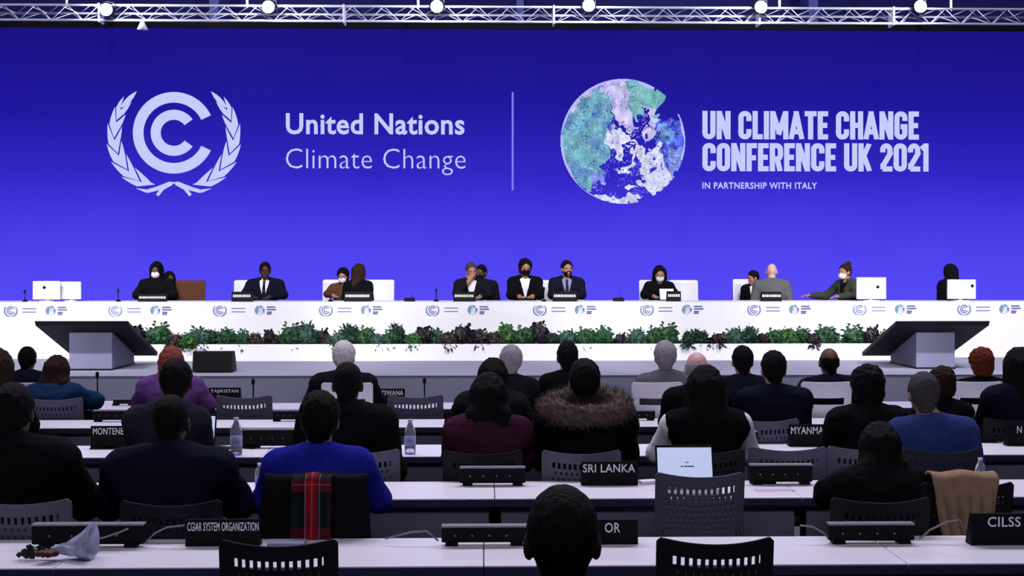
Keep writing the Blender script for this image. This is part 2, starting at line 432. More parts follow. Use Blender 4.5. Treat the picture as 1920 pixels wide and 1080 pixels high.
# globe of marbled land, sea and cloud colours
def vnoise(x, y, seed):
    r = np.random.default_rng(seed).random((64, 64))
    xi, yi = np.floor(x).astype(int), np.floor(y).astype(int); fx, fy = x - xi, y - yi
    fx = fx * fx * (3 - 2 * fx); fy = fy * fy * (3 - 2 * fy)
    g = lambda i, j: r[i % 64, j % 64]
    return (g(xi, yi) * (1 - fx) + g(xi + 1, yi) * fx) * (1 - fy) + (g(xi, yi + 1) * (1 - fx) + g(xi + 1, yi + 1) * fx) * fy
def inpoly(X, Y, poly):
    res = np.zeros(X.shape, bool); n = len(poly)
    for i in range(n):
        (x0, y0), (x1, y1) = poly[i], poly[(i + 1) % n]
        cnd = ((y0 > Y) != (y1 > Y)) & (X < (x1 - x0) * (Y - y0) / (y1 - y0 + 1e-9) + x0)
        res ^= cnd
    return res
def globe_mesh(n, detail=True):
    g = (np.arange(n) + 0.5) / n * 2 - 1
    GX, GY = np.meshgrid(g, g, indexing='ij')          # face centres, x right, y up
    X = 552 + GX * 466; Y = 537 - GY * 466
    w1 = (vnoise(X / 60, Y / 60, 1) - .5) * 70 + (vnoise(X / 22, Y / 22, 2) - .5) * 34
    w2 = (vnoise(X / 60, Y / 60, 3) - .5) * 70 + (vnoise(X / 22, Y / 22, 4) - .5) * 34
    x, y = X + w1, Y + w2
    col = np.zeros((n, n, 3)); vis = np.zeros((n, n), bool)
    rad = np.sqrt(GX ** 2 + GY ** 2)
    def paint(poly, rgb, amt=0.16, xx=None, yy=None):
        mk = inpoly(x if xx is None else xx, y if yy is None else yy, poly)
        vv = 1 + (vnoise(X / 34, Y / 34, 8) - .5) * amt * 2
        for k in range(3): col[..., k] = np.where(mk, rgb[k] * vv, col[..., k])
        vis[mk] = True
    mint, pale, white, blue = (104, 170, 186), (206, 196, 242), (222, 222, 250), (58, 74, 196)
    paint([(40, 535), (60, 380), (150, 230), (300, 130), (430, 80), (470, 240), (490, 380), (430, 450), (440, 600), (400, 770), (300, 790), (330, 900), (180, 870), (60, 700)], mint)
    paint([(150, 250), (420, 60), (570, 50), (610, 200), (600, 330), (650, 490), (560, 430), (500, 390), (480, 250), (440, 180), (330, 170), (230, 240), (180, 330)], pale)
    paint([(560, 50), (720, 70), (850, 180), (850, 300), (800, 345), (740, 330), (690, 260), (660, 390), (600, 330), (605, 200)], (108, 176, 176))
    paint([(690, 270), (760, 330), (840, 320), (770, 420), (740, 520), (700, 420)], pale)
    paint([(800, 370), (900, 340), (1020, 380), (1040, 560), (980, 780), (880, 810), (850, 640), (760, 500)], blue, 0.5)
    paint([(820, 420), (900, 400), (940, 480), (880, 560), (800, 500)], (84, 128, 200), 0.5)
    paint([(430, 450), (500, 420), (620, 490), (650, 545), (580, 560), (565, 660), (520, 650), (440, 560)], white)
    paint([(480, 750), (600, 700), (640, 560), (690, 560), (720, 640), (660, 690), (640, 610), (620, 720), (520, 760)], white)
    paint([(660, 710), (740, 590), (810, 540), (860, 620), (880, 780), (960, 830), (800, 940), (700, 870)], white, 0.1)
    paint([(930, 600), (1000, 560), (1010, 700), (920, 830), (880, 780)], (120, 140, 220))
    paint([(280, 920), (420, 930), (580, 945), (730, 965), (560, 1010), (400, 990)], white)
    paint([(570, 880), (620, 850), (690, 880), (620, 915)], white)
    paint([(290, 790), (420, 770), (400, 840), (330, 850)], (120, 130, 226))
    vis &= ~inpoly(x, y, [(760, 700), (800, 690), (815, 740), (780, 765), (752, 740)])
    vis &= ~inpoly(x, y, [(480, 405), (540, 400), (640, 485), (560, 455), (470, 430)])
    vis &= ~inpoly(x, y, [(690, 330), (715, 300), (725, 480), (680, 560), (655, 520), (690, 430)])
    if detail:
        f = vnoise(x / 62, y / 62, 21) + 0.5 * vnoise(x / 24, y / 24, 22)
        band = np.abs(((f * 5.0) % 1.0) - .5)
        vein = np.clip(1 - band / 0.13, 0, 1); lite = np.clip((band - 0.36) / 0.08, 0, 1)
        dk = np.array((44, 52, 176)); lt = np.array((204, 218, 248))
        msk = np.clip((vnoise(X / 85, Y / 85, 30) - .34) * 4, 0, 1)
        sea = np.clip((vnoise(X / 70, Y / 70, 33) - .62) * 7, 0, 1) * (X < 480)
        for k in range(3):
            col[..., k] = col[..., k] * (1 - sea * .55) + (70, 110, 186)[k] * sea * .55
            col[..., k] = col[..., k] * (1 - vein * .8 * msk) + dk[k] * vein * .8 * msk
            col[..., k] = col[..., k] * (1 - lite * .55) + lt[k] * lite * .55
        # thin foam swirls drifting over the blue sea in the middle
        sw_ = (np.abs(((f * 4.0) % 1.0) - .5) < .045) & (rad < .93) & ~vis & (vnoise(X / 60, Y / 60, 35) > .40)
        for k in range(3): col[..., k] = np.where(sw_, (176, 178, 244)[k], col[..., k])
        vis |= sw_
    rim = (rad > 0.965 + .05 * (vnoise(X / 90, Y / 90, 40) - .4)) & ((GX < -0.35) | ((GX > 0.85) & (GY > -0.3)) | (GY > 0.8)) & ~((GX > .5) & (GY > .45))
    for k in range(3): col[..., k] = np.where(rim, (190, 190, 250)[k], col[..., k])
    vis |= rim
    ang = np.degrees(np.arctan2(GY, GX))
    vis &= (rad < 1.0) & ~((ang > 26) & (ang < 44) & (rad > 0.70 + .04 * np.sin(ang * .9)))
    idx = np.arange((n + 1) * (n + 1)).reshape(n + 1, n + 1)
    gv = np.linspace(-1, 1, n + 1); VX, VY = np.meshgrid(gv, gv, indexing='ij')
    V = np.stack([VX.ravel(), np.zeros(VX.size), VY.ravel()], 1)
    Q = np.stack([idx[:-1, :-1], idx[1:, :-1], idx[1:, 1:], idx[:-1, 1:]], -1)[vis]
    cols = np.clip(col[vis], 0, 255) / 255.0
    cl = np.where(cols <= 0.04045, cols / 12.92, ((cols + 0.055) / 1.055) ** 2.4)
    used, inv = np.unique(Q, return_inverse=True)
    me = np_mesh('globe', V[used], inv.reshape(Q.shape), False)
    ca = me.attributes.new('picture', 'FLOAT_COLOR', 'FACE')
    ca.data.foreach_set('color', np.concatenate([cl, np.ones((len(cl), 1))], 1).astype(np.float32).ravel())
    return me
def pic_mat(name, glow):
    m = bpy.data.materials.new(name); m.use_nodes = True; nt = m.node_tree; b = nt.nodes['Principled BSDF']
    at_ = nt.nodes.new('ShaderNodeAttribute'); at_.attribute_name = 'picture'
    b.inputs['Roughness'].default_value = 0.7; b.inputs['Specular IOR Level'].default_value = 0.1
    if glow:
        b.inputs['Base Color'].default_value = (0, 0, 0, 1)
        nt.links.new(at_.outputs['Color'], b.inputs['Emission Color']); b.inputs['Emission Strength'].default_value = 1.0
    else:
        hs = nt.nodes.new('ShaderNodeHueSaturation'); hs.inputs['Value'].default_value = 0.75; hs.inputs['Saturation'].default_value = 0.8
        nt.links.new(at_.outputs['Color'], hs.inputs['Color']); nt.links.new(hs.outputs[0], b.inputs['Base Color'])
    return m
p = W(1168, 265); r1 = W(1168, 148).z - p.z
g = link('globe_picture', globe_mesh(230), pic_mat('screen_globe', True), scr, (p.x, -0.02, p.z)); g.scale = (r1, 1, r1)

# ================================================================== truss with lamps
YT = 20.0
tr = empty('lighting_truss', (0, YT, at(960, 41, YT).z), 0, 'pale aluminium box truss spanning the hall above the blue screen', 'truss')
ht = at(960, 13, YT).z - at(960, 41, YT).z
for nm, zz, yy in (('bottom_chord', 0, 0), ('top_chord', ht, 0), ('rear_chord', ht * .62, 0.22)):
    MB().tube([(-11, yy, zz), (11, yy, zz)], 0.018, 10).build(nm, M_alu, tr, True)
mb = MB(); x = -11.0; st = ht * 1.05; k = 0
while x < 10.9:
    lo_, hi_ = (0 if k % 2 == 0 else ht), (ht if k % 2 == 0 else 0)
    mb.tube([(x, 0, lo_), (x + st, 0, hi_)], 0.0055, 6)
    mb.tube([(x, 0.22 if k % 2 else 0, ht * .62 if k % 2 else 0), (x + st, 0 if k % 2 else 0.22, 0 if k % 2 else ht * .62)], 0.0055, 6)
    mb.tube([(x + st * .5, 0.22 if k % 2 else 0, ht * .62 if k % 2 else ht), (x + st * 1.5, 0 if k % 2 else 0.22, ht if k % 2 else ht * .62)], 0.0055, 6)
    x += st; k += 1
mb.build('lacing', M_alu, tr, True)
for x in (-8.2, -5.9, -2.15, 1.1, 4.3, 6.4):
    MB().box((x, 0.1, ht / 2), (0.03, 0.26, ht + 0.06), 0.008).build('coupling_frame', M_alu, tr)
for px in (119, 460, 783, 1466, 1790):
    x = at(px, 41, YT).x
    MB().tube([(x, 0.15, ht), (x, 0.15, 9.5 - tr.location.z)], 0.02, 8).build('hanger_rod', M_alu, tr, True)
for x, w_ in ((at(267, 55, YT).x, 0.1),):
    MB().lathe([(0.03, 0.0), (0.05, -0.05), (0.085, -0.12)], (x, 0, -0.02), 12).build('clamp', M_alu, tr, True)
M_lens = emit('lamp_lens', (255, 255, 255), 30.0)
lamp_names = ['leftmost bright round lamp on the truss, above the laurel emblem', 'bright truss lamp above the start of the words United Nations', 'bright truss lamp above the end of the words United Nations',
              'bright truss lamp above the marbled globe', 'bright truss lamp above the words UN Climate Change', 'rightmost bright round lamp on the truss']
for (px, py), lb in zip(((199, 18), (503, 13), (819, 12), (1104, 10), (1427, 13), (1726, 12)), lamp_names):
    p = at(px, py, YT - 0.14)
    L = empty('stage_lamp', p, 0, lb, 'lamp', 'round lamps on the truss')
    MB().lathe([(0.05, 0.20), (0.085, 0.16), (0.10, 0.02), (0.104, 0.0), (0.10, 0.0)], (0, 0, 0), 20, 'y').build('housing', M_black, L, True)
    MB().lathe([(0.094, 0.0), (0.08, -0.012), (0.04, -0.02), (0.001, -0.022)], (0, 0, 0), 20, 'y').build('lens', M_lens, L, True)
    MB().tube([(-0.11, 0.08, 0), (-0.11, 0.08, 0.11), (0, 0.08, 0.14), (0.11, 0.08, 0.11), (0.11, 0.08, 0)], 0.01, 6).build('yoke', M_metal, L, True)
    l = bpy.data.lights.new('lamp_glow', 'POINT'); l.energy = 60; l.shadow_soft_size = 0.08; l.color = (0.9, 0.9, 1)
    o = bpy.data.objects.new('lamp_glow', l); C.objects.link(o); o.location = p + Vector((0, -0.2, 0.05))

# ================================================================== dais desk
YD = 17.8
ZD = at(960, 566, YD).z
dk = empty('dais_desk', (0, YD, ZS), 0, 'long white panel desk along the stage printed with repeated small logos', 'desk')
hd = ZD - ZS
MB().box((0, 0.03, hd / 2 - 0.02), (19, 0.06, hd - 0.04)).build('front_panel', M_white, dk)
MB().box((0, 0.38, hd - 0.02), (19, 0.76, 0.04)).build('desktop', M_white, dk)
for x in (-9.2, -7.0, -4.0, -1.2, 1.95, 3.5, 6.1, 9.2):
    MB().box((x, 0.4, hd / 2 - 0.02), (0.05, 0.6, hd - 0.045)).build('support_panel', M_white, dk)
M_print = mat('logo_print', (120, 128, 176), 0.7); M_print2 = mat('logo_print_dark', (92, 100, 150), 0.7)
M_pglobe = pic_mat('printed_globe', False); GLS = globe_mesh(36, False); GLS.materials.append(M_pglobe)
ex = [20, 216, 412, 611, 811, 1012, 1213, 1414, 1612, 1808]
def D(px, py): p = at(px, py, YD - 0.004); return Vector((p.x, -0.004, p.z - ZS))
for x0 in ex:
    yy = 582 - (x0 / 1900) * 3
    c0 = D(x0, yy); r_ = D(x0, yy - 8.0).z - c0.z
    o = link('printed_emblem', EMB, M_print, dk, c0); o.scale = (r_, 1, r_)
    mb = MB()
    for q in (-3.2, 3.2):
        a, b_ = D(x0 + 22, yy + q + .9), D(x0 + 48, yy + q - .9); mb.poly([(a.x, -.004, a.z), (b_.x, -.004, a.z), (b_.x, -.004, b_.z), (a.x, -.004, b_.z)])
    mb.build('printed_caption', M_print, dk)
    c1 = D(x0 + 75, yy + .5); r_ = D(x0, yy - 9.5).z - D(x0, yy).z
    o = link('printed_globe', GLS, None, dk, c1); o.scale = (r_, 1, r_)
    mb = MB()
    for q, l_ in ((-5.5, 16), (-1, 18), (4, 10), (7.2, 9)):
        a, b_ = D(x0 + 88, yy + q + 1.3), D(x0 + 88 + l_, yy + q - 1.3); mb.poly([(a.x, -.004, a.z), (b_.x, -.004, a.z), (b_.x, -.004, b_.z), (a.x, -.004, b_.z)])
    mb.build('printed_text', M_print2, dk)

# ================================================================== planter and plants
YP = 17.28
xa, xb = at(232, 650, YP).x, at(1690, 650, YP).x; zp = at(960, 645, YP).z
pl = empty('planter_box', ((xa + xb) / 2, YP, ZS), 0, 'long low white planter trough standing in front of the dais desk', 'planter')
lw = xb - xa; hp = zp - ZS
MB().box((0, 0.02, hp / 2), (lw, 0.04, hp), 0.004).build('front_board', M_white, pl)
MB().box((0, 0.42, hp / 2), (lw, 0.04, hp), 0.004).build('rear_board', M_white, pl)
for s in (-1, 1): MB().box((s * (lw / 2 - 0.02), 0.22, hp / 2), (0.04, 0.36, hp), 0.004).build('end_board', M_white, pl)
so = MB().box((0, 0.22, hp - 0.05), (lw - 0.08, 0.36, 0.06)).build('soil', mat('planter_soil', (38, 26, 22), 0.95), pl)

def plant_mesh(kind, seed):
    r = random.Random(seed); bm = bmesh.new()
    n = {'round': 420, 'spiky': 340, 'purple': 260, 'feathery': 420}[kind]
    for i in range(n):
        th = r.uniform(0, 2 * math.pi); u = r.random() ** 0.45
        ph = r.uniform(-0.22, 1.0)
        d = Vector((math.cos(th) * math.sqrt(1 - (ph * .95) ** 2), math.sin(th) * math.sqrt(1 - (ph * .95) ** 2), ph)).normalized()
        lump = 0.82 + 0.3 * mnoise.noise(d * 2.3 + Vector((seed, 0, 0)))
        base = Vector((d.x * 0.5, d.y * 0.5, d.z * 0.92)) * (u * lump)
        L, Wd = {'round': (0.19, 0.13), 'spiky': (0.30, 0.075), 'purple': (0.24, 0.18), 'feathery': (0.22, 0.09)}[kind]
        L *= r.uniform(.7, 1.3); Wd *= r.uniform(.7, 1.2)
        dirv = (d + Vector((r.uniform(-.6, .6), r.uniform(-.6, .6), r.uniform(-.2, .6)))).normalized()
        if kind == 'purple' and r.random() < .3: dirv.z -= .6
        side = dirv.cross(Vector((r.uniform(-1, 1), r.uniform(-1, 1), r.uniform(-1, 1)))).normalized(); up = side.cross(dirv)
        pr = [(0, .2), (.35, 1), (.7, .8), (1, .05)]
        rows = []
        for t, v in pr:
            cpt = base + dirv * (L * t) - Vector((0, 0, 1)) * (L * .35 * t * t)
            rows.append((bm.verts.new(cpt + side * Wd / 2 * v + up * .012), bm.verts.new(cpt - side * Wd / 2 * v + up * .012)))
        for k in range(3): bm.faces.new((rows[k][0], rows[k + 1][0], rows[k + 1][1], rows[k][1]))
    co = bmesh.ops.create_icosphere(bm, subdivisions=3, radius=1.0)['verts']
    for v in co:
        q = 1 + .35 * mnoise.noise(v.co * 3.1 + Vector((0, seed, 0))); v.co = Vector((v.co.x * .36 * q, v.co.y * .36 * q, .32 + v.co.z * .40 * q))
    me = bpy.data.meshes.new('foliage'); bm.to_mesh(me); bm.free(); return me
def stems(seed):
    r = random.Random(seed); mb = MB()
    for i in range(7):
        a = r.uniform(0, 6.28); mb.tube([(0.03 * math.cos(a), .03 * math.sin(a), -0.12), (.12 * math.cos(a), .12 * math.sin(a), .25), (.3 * math.cos(a), .3 * math.sin(a), .6)], [.02, .015, .006], 5)
    return mb.mesh('stems')
PK = {'g': ('round', (30, 72, 40)), 'd': ('spiky', (18, 46, 34)), 'p': ('purple', (28, 17, 30)), 't': ('feathery', (46, 80, 68)), 'b': ('round', (50, 94, 44)), 'n': ('purple', (56, 44, 42))}
M_stem = mat('plant_stem', (58, 44, 34), 0.8)
PM = {}
for k, (kd, rgb) in PK.items():
    PM[k] = [(plant_mesh(kd, 10 * ord(k) + i), mat('leaf_' + k, rgb, 0.55, 0, 0.4, 0.35, 6)) for i in range(2)]
    for me, mm in PM[k]: me.materials.append(mm)
STM = stems(5); STM.materials.append(M_stem)
plants = [(256, 603, 40, 'p'), (282, 612, 30, 't'), (300, 600, 44, 'g'), (330, 622, 30, 'n'), (354, 622, 34, 'b'), (374, 608, 56, 't'), (400, 614, 40, 'd'), (425, 610, 40, 'g'), (455, 616, 30, 'g'),
 (480, 620, 26, 'n'), (505, 613, 26, 'p'), (528, 622, 26, 'd'), (546, 602, 48, 'g'), (574, 597, 42, 't'), (586, 612, 28, 'd'), (604, 612, 28, 'p'), (614, 624, 26, 'n'), (634, 618, 28, 't'), (657, 600, 40, 'd'), (687, 606, 38, 'g'),
 (708, 622, 26, 't'), (733, 616, 40, 'g'), (745, 599, 32, 'd'), (774, 620, 32, 'b'), (797, 606, 36, 'p'), (818, 611, 42, 't'), (842, 618, 30, 'n'), (866, 602, 40, 'p'), (900, 612, 44, 'p'), (925, 618, 30, 'n'),
 (949, 600, 40, 'b'), (984, 606, 48, 'g'), (1012, 594, 34, 'p'), (1036, 620, 30, 'd'), (1064, 614, 44, 't'), (1098, 609, 40, 'g'), (1131, 609, 46, 'g'), (1163, 622, 24, 'p'),
 (1194, 610, 36, 't'), (1228, 606, 36, 'g'), (1252, 602, 46, 'g'), (1290, 616, 26, 'd'), (1310, 613, 42, 'd'), (1345, 622, 34, 'p'), (1378, 608, 42, 't'), (1406, 604, 32, 'd'), (1432, 622, 26, 'p'),
 (1452, 612, 36, 'g'), (1476, 609, 38, 'b'), (1504, 609, 38, 'g'), (1525, 622, 24, 'p'), (1548, 604, 48, 'g'), (1600, 606, 46, 'g'), (1634, 605, 30, 'p'), (1662, 617, 36, 'g')]
PL = {'g': 'round bushy mid green plant in the white planter trough', 'd': 'dark spiky green plant in the white planter trough', 'p': 'dark purple leaved plant in the white planter trough',
      't': 'feathery grey-green plant in the white planter trough', 'b': 'bright light green bushy plant in the white planter trough', 'n': 'low brownish leaved plant in the white planter trough'}
PN = {'g': 'green_shrub', 'd': 'spiky_plant', 'p': 'purple_plant', 't': 'feathery_plant', 'b': 'light_green_shrub', 'n': 'brown_plant'}
for i, (px, top, wd, k) in enumerate(plants):
    yy = YP + 0.22 + random.uniform(-.08, .08)
    yy2 = yy - 0.12 if top > 615 else yy
    p = at(px, top, yy2); zb = zp - 0.03; wm = wd * yy / FPX
    me, mm = PM[k][i % 2]
    o = empty(PN[k], (p.x, yy2, zb), 0, PL[k], 'plant', PN[k].replace('_', ' ') + 's in the planter')
    f = link('foliage', me, None, o); f.scale = (wm * 1.12, min(wm * 1.05, 0.3), (p.z - zb) * 0.98 + 0.03); f.rotation_euler.z = random.uniform(-.6, .6)
    s_ = link('stems', STM, None, o); s_.scale = (wm * .6, wm * .5, (p.z - zb) * .8)

# ================================================================== lecterns
def lectern(px0, px1, bx0, bx1, label):
    YA, YB, YBF, YBB = 15.5, 16.9, 15.8, 16.8
    o = empty('lectern', (at((bx0 + bx1) / 2, 600, 16.2).x, 16.2, ZS), 0, label, 'lectern', 'grey lecterns at the stage sides')
    ox = o.location.x
    zn, zf = at(px0, 602, YA).z - ZS, at(px0, 660, YB).z - ZS
    x0, x1 = at(px0, 602, YA).x - ox, at(px1, 602, YA).x - ox
    ya, yb = YA - 16.2, YB - 16.2
    sl = (zf - zn) / (yb - ya)
    MB().prism([(x0, ya, zn), (x0, yb, zf), (x0, yb, zf - .05), (x0, ya + .03, zn - .055)], (x1 - x0, 0, 0)).build('reading_top', M_blackboard, o)
    b0, b1 = at(bx0, 640, YBF).x - ox, at(bx1, 640, YBF).x - ox
    y0, y1 = YBF - 16.2, YBB - 16.2
    t0 = zn - .06 + sl * (y0 - ya) + .012; t1 = zn - .06 + sl * (y1 - ya) + .012
    MB().prism([(b0, y0, 0.02), (b0, y0, t0), (b0, y1, max(t1, .06)), (b0, y1, 0.02)], (b1 - b0, 0, 0)).build('body', M_grey, o)
    MB().box(((b0 + b1) / 2, (y0 + y1) / 2, .01), (b1 - b0 + .02, y1 - y0 + .02, .02)).build('plinth', M_black, o)
lectern(65, 240, 130, 210, 'grey lectern with slanting black top at the laurel emblem side of the stage')
lectern(1680, 1856, 1718, 1790, 'grey lectern with slanting black top below the conference lettering side of the stage')

# black floor monitor at the stage edge
p = at(401, 700, 15.5)
fm = empty('floor_monitor', (p.x, 15.5, ZS), 0, 'black rounded floor monitor speaker on the stage edge beside the left lectern', 'speaker')
MB().prism([(-.235, -.10, 0.012), (-.235, -.06, .25), (-.235, .08, .25), (-.235, .2, 0.012)], (.47, 0, 0)).build('cabinet', M_black, fm)
MB().box((0, -.085, .13), (.44, .012, .21), .006, (-.166, 0, 0)).build('grille', mat('black_grille', (12, 12, 15), .8, 0, .2, .3, 200, .6, 400), fm)
for s in (-1, 1): MB().box((s * .19, .05, .006), (.04, .2, .012), .003).build('foot', M_black, fm)
# ================================================================== bodies: smooth unions of rounded shapes, meshed as one surface
class Field:
    def __init__(s, lo, hi, h):
        s.lo = np.array(lo, float); s.h = h
        s.n = np.ceil((np.array(hi) - s.lo) / h).astype(int) + 1
        s.F = np.full(tuple(s.n), 0.4, np.float32)
    def region(s, lo, hi):
        a = np.clip(np.floor((np.array(lo) - s.lo) / s.h).astype(int), 0, s.n); b = np.clip(np.ceil((np.array(hi) - s.lo) / s.h).astype(int) + 1, 0, s.n)
        return a, b
    def coords(s, a, b):
        ax = [s.lo[i] + s.h * np.arange(a[i], b[i]) for i in range(3)]
        return ax[0][:, None, None], ax[1][None, :, None], ax[2][None, None, :]
    def add(s, prim, k=0.02, sub=False):
        fn, lo, hi = prim; m = k + 3 * s.h
        a, b = s.region(np.array(lo) - m, np.array(hi) + m)
        if np.any(b <= a): return s
        sl = tuple(slice(a[i], b[i]) for i in range(3))
        d = fn(*s.coords(a, b)); f = s.F[sl]
        if sub: d, f = -d, f; hh = np.clip(.5 - .5 * (d - f) / -k, 0, 1) if False else np.clip(.5 + .5 * (d - f) / k, 0, 1); s.F[sl] = f * (1 - hh) + d * hh + k * hh * (1 - hh)
        else: hh = np.clip(.5 + .5 * (f - d) / k, 0, 1); s.F[sl] = f * (1 - hh) + d * hh - k * hh * (1 - hh)
        return s
    def cut(s, fn):
        s.F = np.maximum(s.F, fn(*s.coords([0, 0, 0], s.n)).astype(np.float32)); return s
    def mesh(s, name, disp=None):
        F = s.F; I = F < 0
        c = np.zeros(tuple(s.n - 1), np.int8)
        cr = [(i, j, k) for i in (0, 1) for j in (0, 1) for k in (0, 1)]
        N = s.n - 1
        for i, j, k in cr: c += I[i:i + N[0], j:j + N[1], k:k + N[2]]
        act = (c > 0) & (c < 8); idx = np.full(act.shape, -1, np.int32); idx[act] = np.arange(act.sum())
        ii, jj, kk = np.nonzero(act); P = np.zeros((len(ii), 3)); cnt = np.zeros(len(ii))
        for a in cr:
            for ax in range(3):
                if a[ax]: continue
                b = list(a); b[ax] = 1
                fa = F[ii + a[0], jj + a[1], kk + a[2]]; fb = F[ii + b[0], jj + b[1], kk + b[2]]
                x = (fa < 0) != (fb < 0); t = np.where(x, fa / np.where(x, fa - fb, 1), 0)
                q = np.array(a)[None, :] + np.zeros((len(ii), 3)); q[:, ax] += t
                P += q * x[:, None]; cnt += x
        V = s.lo + s.h * (np.stack([ii, jj, kk], 1) + P / cnt[:, None])
        Qs = []
        for ax in range(3):
            o1, o2 = (ax + 1) % 3, (ax + 2) % 3
            sa = [slice(1, N[q]) for q in range(3)]; sa[ax] = slice(0, N[ax]); sb = list(sa); sb[ax] = slice(1, N[ax] + 1)
            A = I[tuple(sa)]; B = I[tuple(sb)]; e = np.nonzero(A != B)
            g = [e[q] + (0 if q == ax else 1) for q in range(3)]
            def cell(d1, d2):
                w_ = [g[0].copy(), g[1].copy(), g[2].copy()]; w_[o1] -= d1; w_[o2] -= d2; return idx[w_[0], w_[1], w_[2]]
            q = np.stack([cell(1, 1), cell(0, 1), cell(0, 0), cell(1, 0)], 1)
            fl = ~A[e]; q[fl] = q[fl][:, ::-1]; Qs.append(q)
        Q = np.concatenate(Qs); Q = Q[(Q >= 0).all(1)]
        if disp is not None: V = disp(V, Q)
        return np_mesh(name, V, Q)

def vnormals(V, Q):
    n = np.cross(V[Q[:, 2]] - V[Q[:, 0]], V[Q[:, 3]] - V[Q[:, 1]]); o = np.zeros_like(V)
    for k in range(4): np.add.at(o, Q[:, k], n)
    return o / np.maximum(np.linalg.norm(o, axis=1, keepdims=True), 1e-12)
def noisy(amp, sc, seed=0, stretch=(1, 1, 1)):
    def f(V, Q):
        n = vnormals(V, Q); st = np.array(stretch) * sc
        d = np.array([mnoise.noise(Vector(p)) + .5 * mnoise.noise(Vector(p * 2.1)) for p in V * st + seed * 7.3])
        return V + n * (d * amp)[:, None]
    return f

def ELL(c, r, M=None, infl=0.0):
    c = np.array(c, float); r = np.array(r, float) + infl; R = float(max(r))
    if M is None: e = r
    else: e = np.array([R] * 3); Mi = np.array(M).T
    def fn(x, y, z):
        x, y, z = x - c[0], y - c[1], z - c[2]
        if M is not None: x, y, z = (Mi[0, 0] * x + Mi[0, 1] * y + Mi[0, 2] * z, Mi[1, 0] * x + Mi[1, 1] * y + Mi[1, 2] * z, Mi[2, 0] * x + Mi[2, 1] * y + Mi[2, 2] * z)
        k0 = np.sqrt((x / r[0]) ** 2 + (y / r[1]) ** 2 + (z / r[2]) ** 2); k1 = np.sqrt((x / r[0] ** 2) ** 2 + (y / r[1] ** 2) ** 2 + (z / r[2] ** 2) ** 2)
        return k0 * (k0 - 1) / np.maximum(k1, 1e-6)
    return fn, c - e, c + e
def CAP(a, b, ra, rb=None, infl=0.0):
    rb = ra if rb is None else rb; ra += infl; rb += infl
    a = np.array(a, float); b = np.array(b, float); ab = b - a; L2 = float(ab @ ab) + 1e-9
    def fn(x, y, z):
        x, y, z = x - a[0], y - a[1], z - a[2]
        t = np.clip((x * ab[0] + y * ab[1] + z * ab[2]) / L2, 0, 1)
        return np.sqrt((x - t * ab[0]) ** 2 + (y - t * ab[1]) ** 2 + (z - t * ab[2]) ** 2) - (ra + (rb - ra) * t)
    R = max(ra, rb)
    return fn, np.minimum(a, b) - R, np.maximum(a, b) + R
def TOR(c, R, r, tilt=0.0, sx=1.0):
    c = np.array(c, float); ct, st = math.cos(tilt), math.sin(tilt)
    def fn(x, y, z):
        x, y, z = (x - c[0]) / sx, y - c[1], z - c[2]
        y, z = ct * y + st * z, -st * y + ct * z
        return np.sqrt((np.sqrt(x * x + y * y) - R) ** 2 + z * z) - r
    e = np.array([(R + r) * sx, R + r, R + r])
    return fn, c - e, c + e

# ------------------------------------------------------------------ skeleton (metres, seated on a 0.46 m seat, facing +y)
def R_lean(deg): return np.array(Matrix.Rotation(-math.radians(deg), 3, 'X'))
def skeleton(lean=0, sw=.19, head=(0, 0, 0), arms='table', hshift=0.0, tz=.775):
    hip = np.array((0, 0, .54)); R = R_lean(lean)
    T_ = lambda x, y, z: hip + R @ np.array((x, y, z))
    N = T_(0, -.015, .55)
    Hm = np.array(Euler((math.radians(head[1]), math.radians(head[2]), math.radians(head[0])), 'YXZ').to_matrix()) if False else np.array((Matrix.Rotation(math.radians(head[0]), 3, 'Z') @ Matrix.Rotation(-math.radians(head[1]), 3, 'X') @ Matrix.Rotation(math.radians(head[2]), 3, 'Y')))
    Hc = N + R @ np.array((hshift, .012, .06)) + Hm @ np.array((0, .022, .085))
    J = {}
    for s, nm in ((-1, 'L'), (1, 'R')):
        sh = T_(s * sw, -.005, .485)
        pose = arms if isinstance(arms, str) else arms[0 if s < 0 else 1]
        if pose == 'table': el = (s * (sw + .075), .10 + .3 * math.sin(math.radians(lean)), tz + .025); wr = (s * .13, .36, tz); d = (-s * .35, 1, -.05)
        elif pose == 'wide': el = (s * (sw + .15), .14 + .3 * math.sin(math.radians(lean)), tz + .045); wr = (s * .11, .40, tz); d = (-s * .8, .7, -.02)
        elif pose == 'front': el = (s * (sw + .02), .12 + .3 * math.sin(math.radians(lean)), tz + .015); wr = (s * .10, .35, tz); d = (-s * .25, 1, -.03)
        elif pose == 'lap': el = (s * (sw + .055), .0, .76); wr = (s * .11, .25, .655); d = (-s * .5, 1, -.15)
        elif pose == 'side': el = (s * (sw + .10), .05, .80); wr = (s * (sw + .07), .34, tz); d = (-s * .1, 1, 0)
        elif pose == 'chin': el = (s * (sw + .02), .30, tz + .055); wr = tuple(Hc + Hm @ np.array((s * .07, .10, -.135))); d = (-s * .45, .1, 1)
        elif pose == 'reach': el = (s * (sw + .16), .18, .86); wr = (s * (sw + .30), .37, tz); d = (s * .5, 1, 0)
        J[nm] = (sh, np.array(el, float), np.array(wr, float), np.array(d, float) / np.linalg.norm(d))
    return dict(hip=hip, T=T_, R=R, N=N, Hc=Hc, Hm=Hm, J=J, sw=sw)

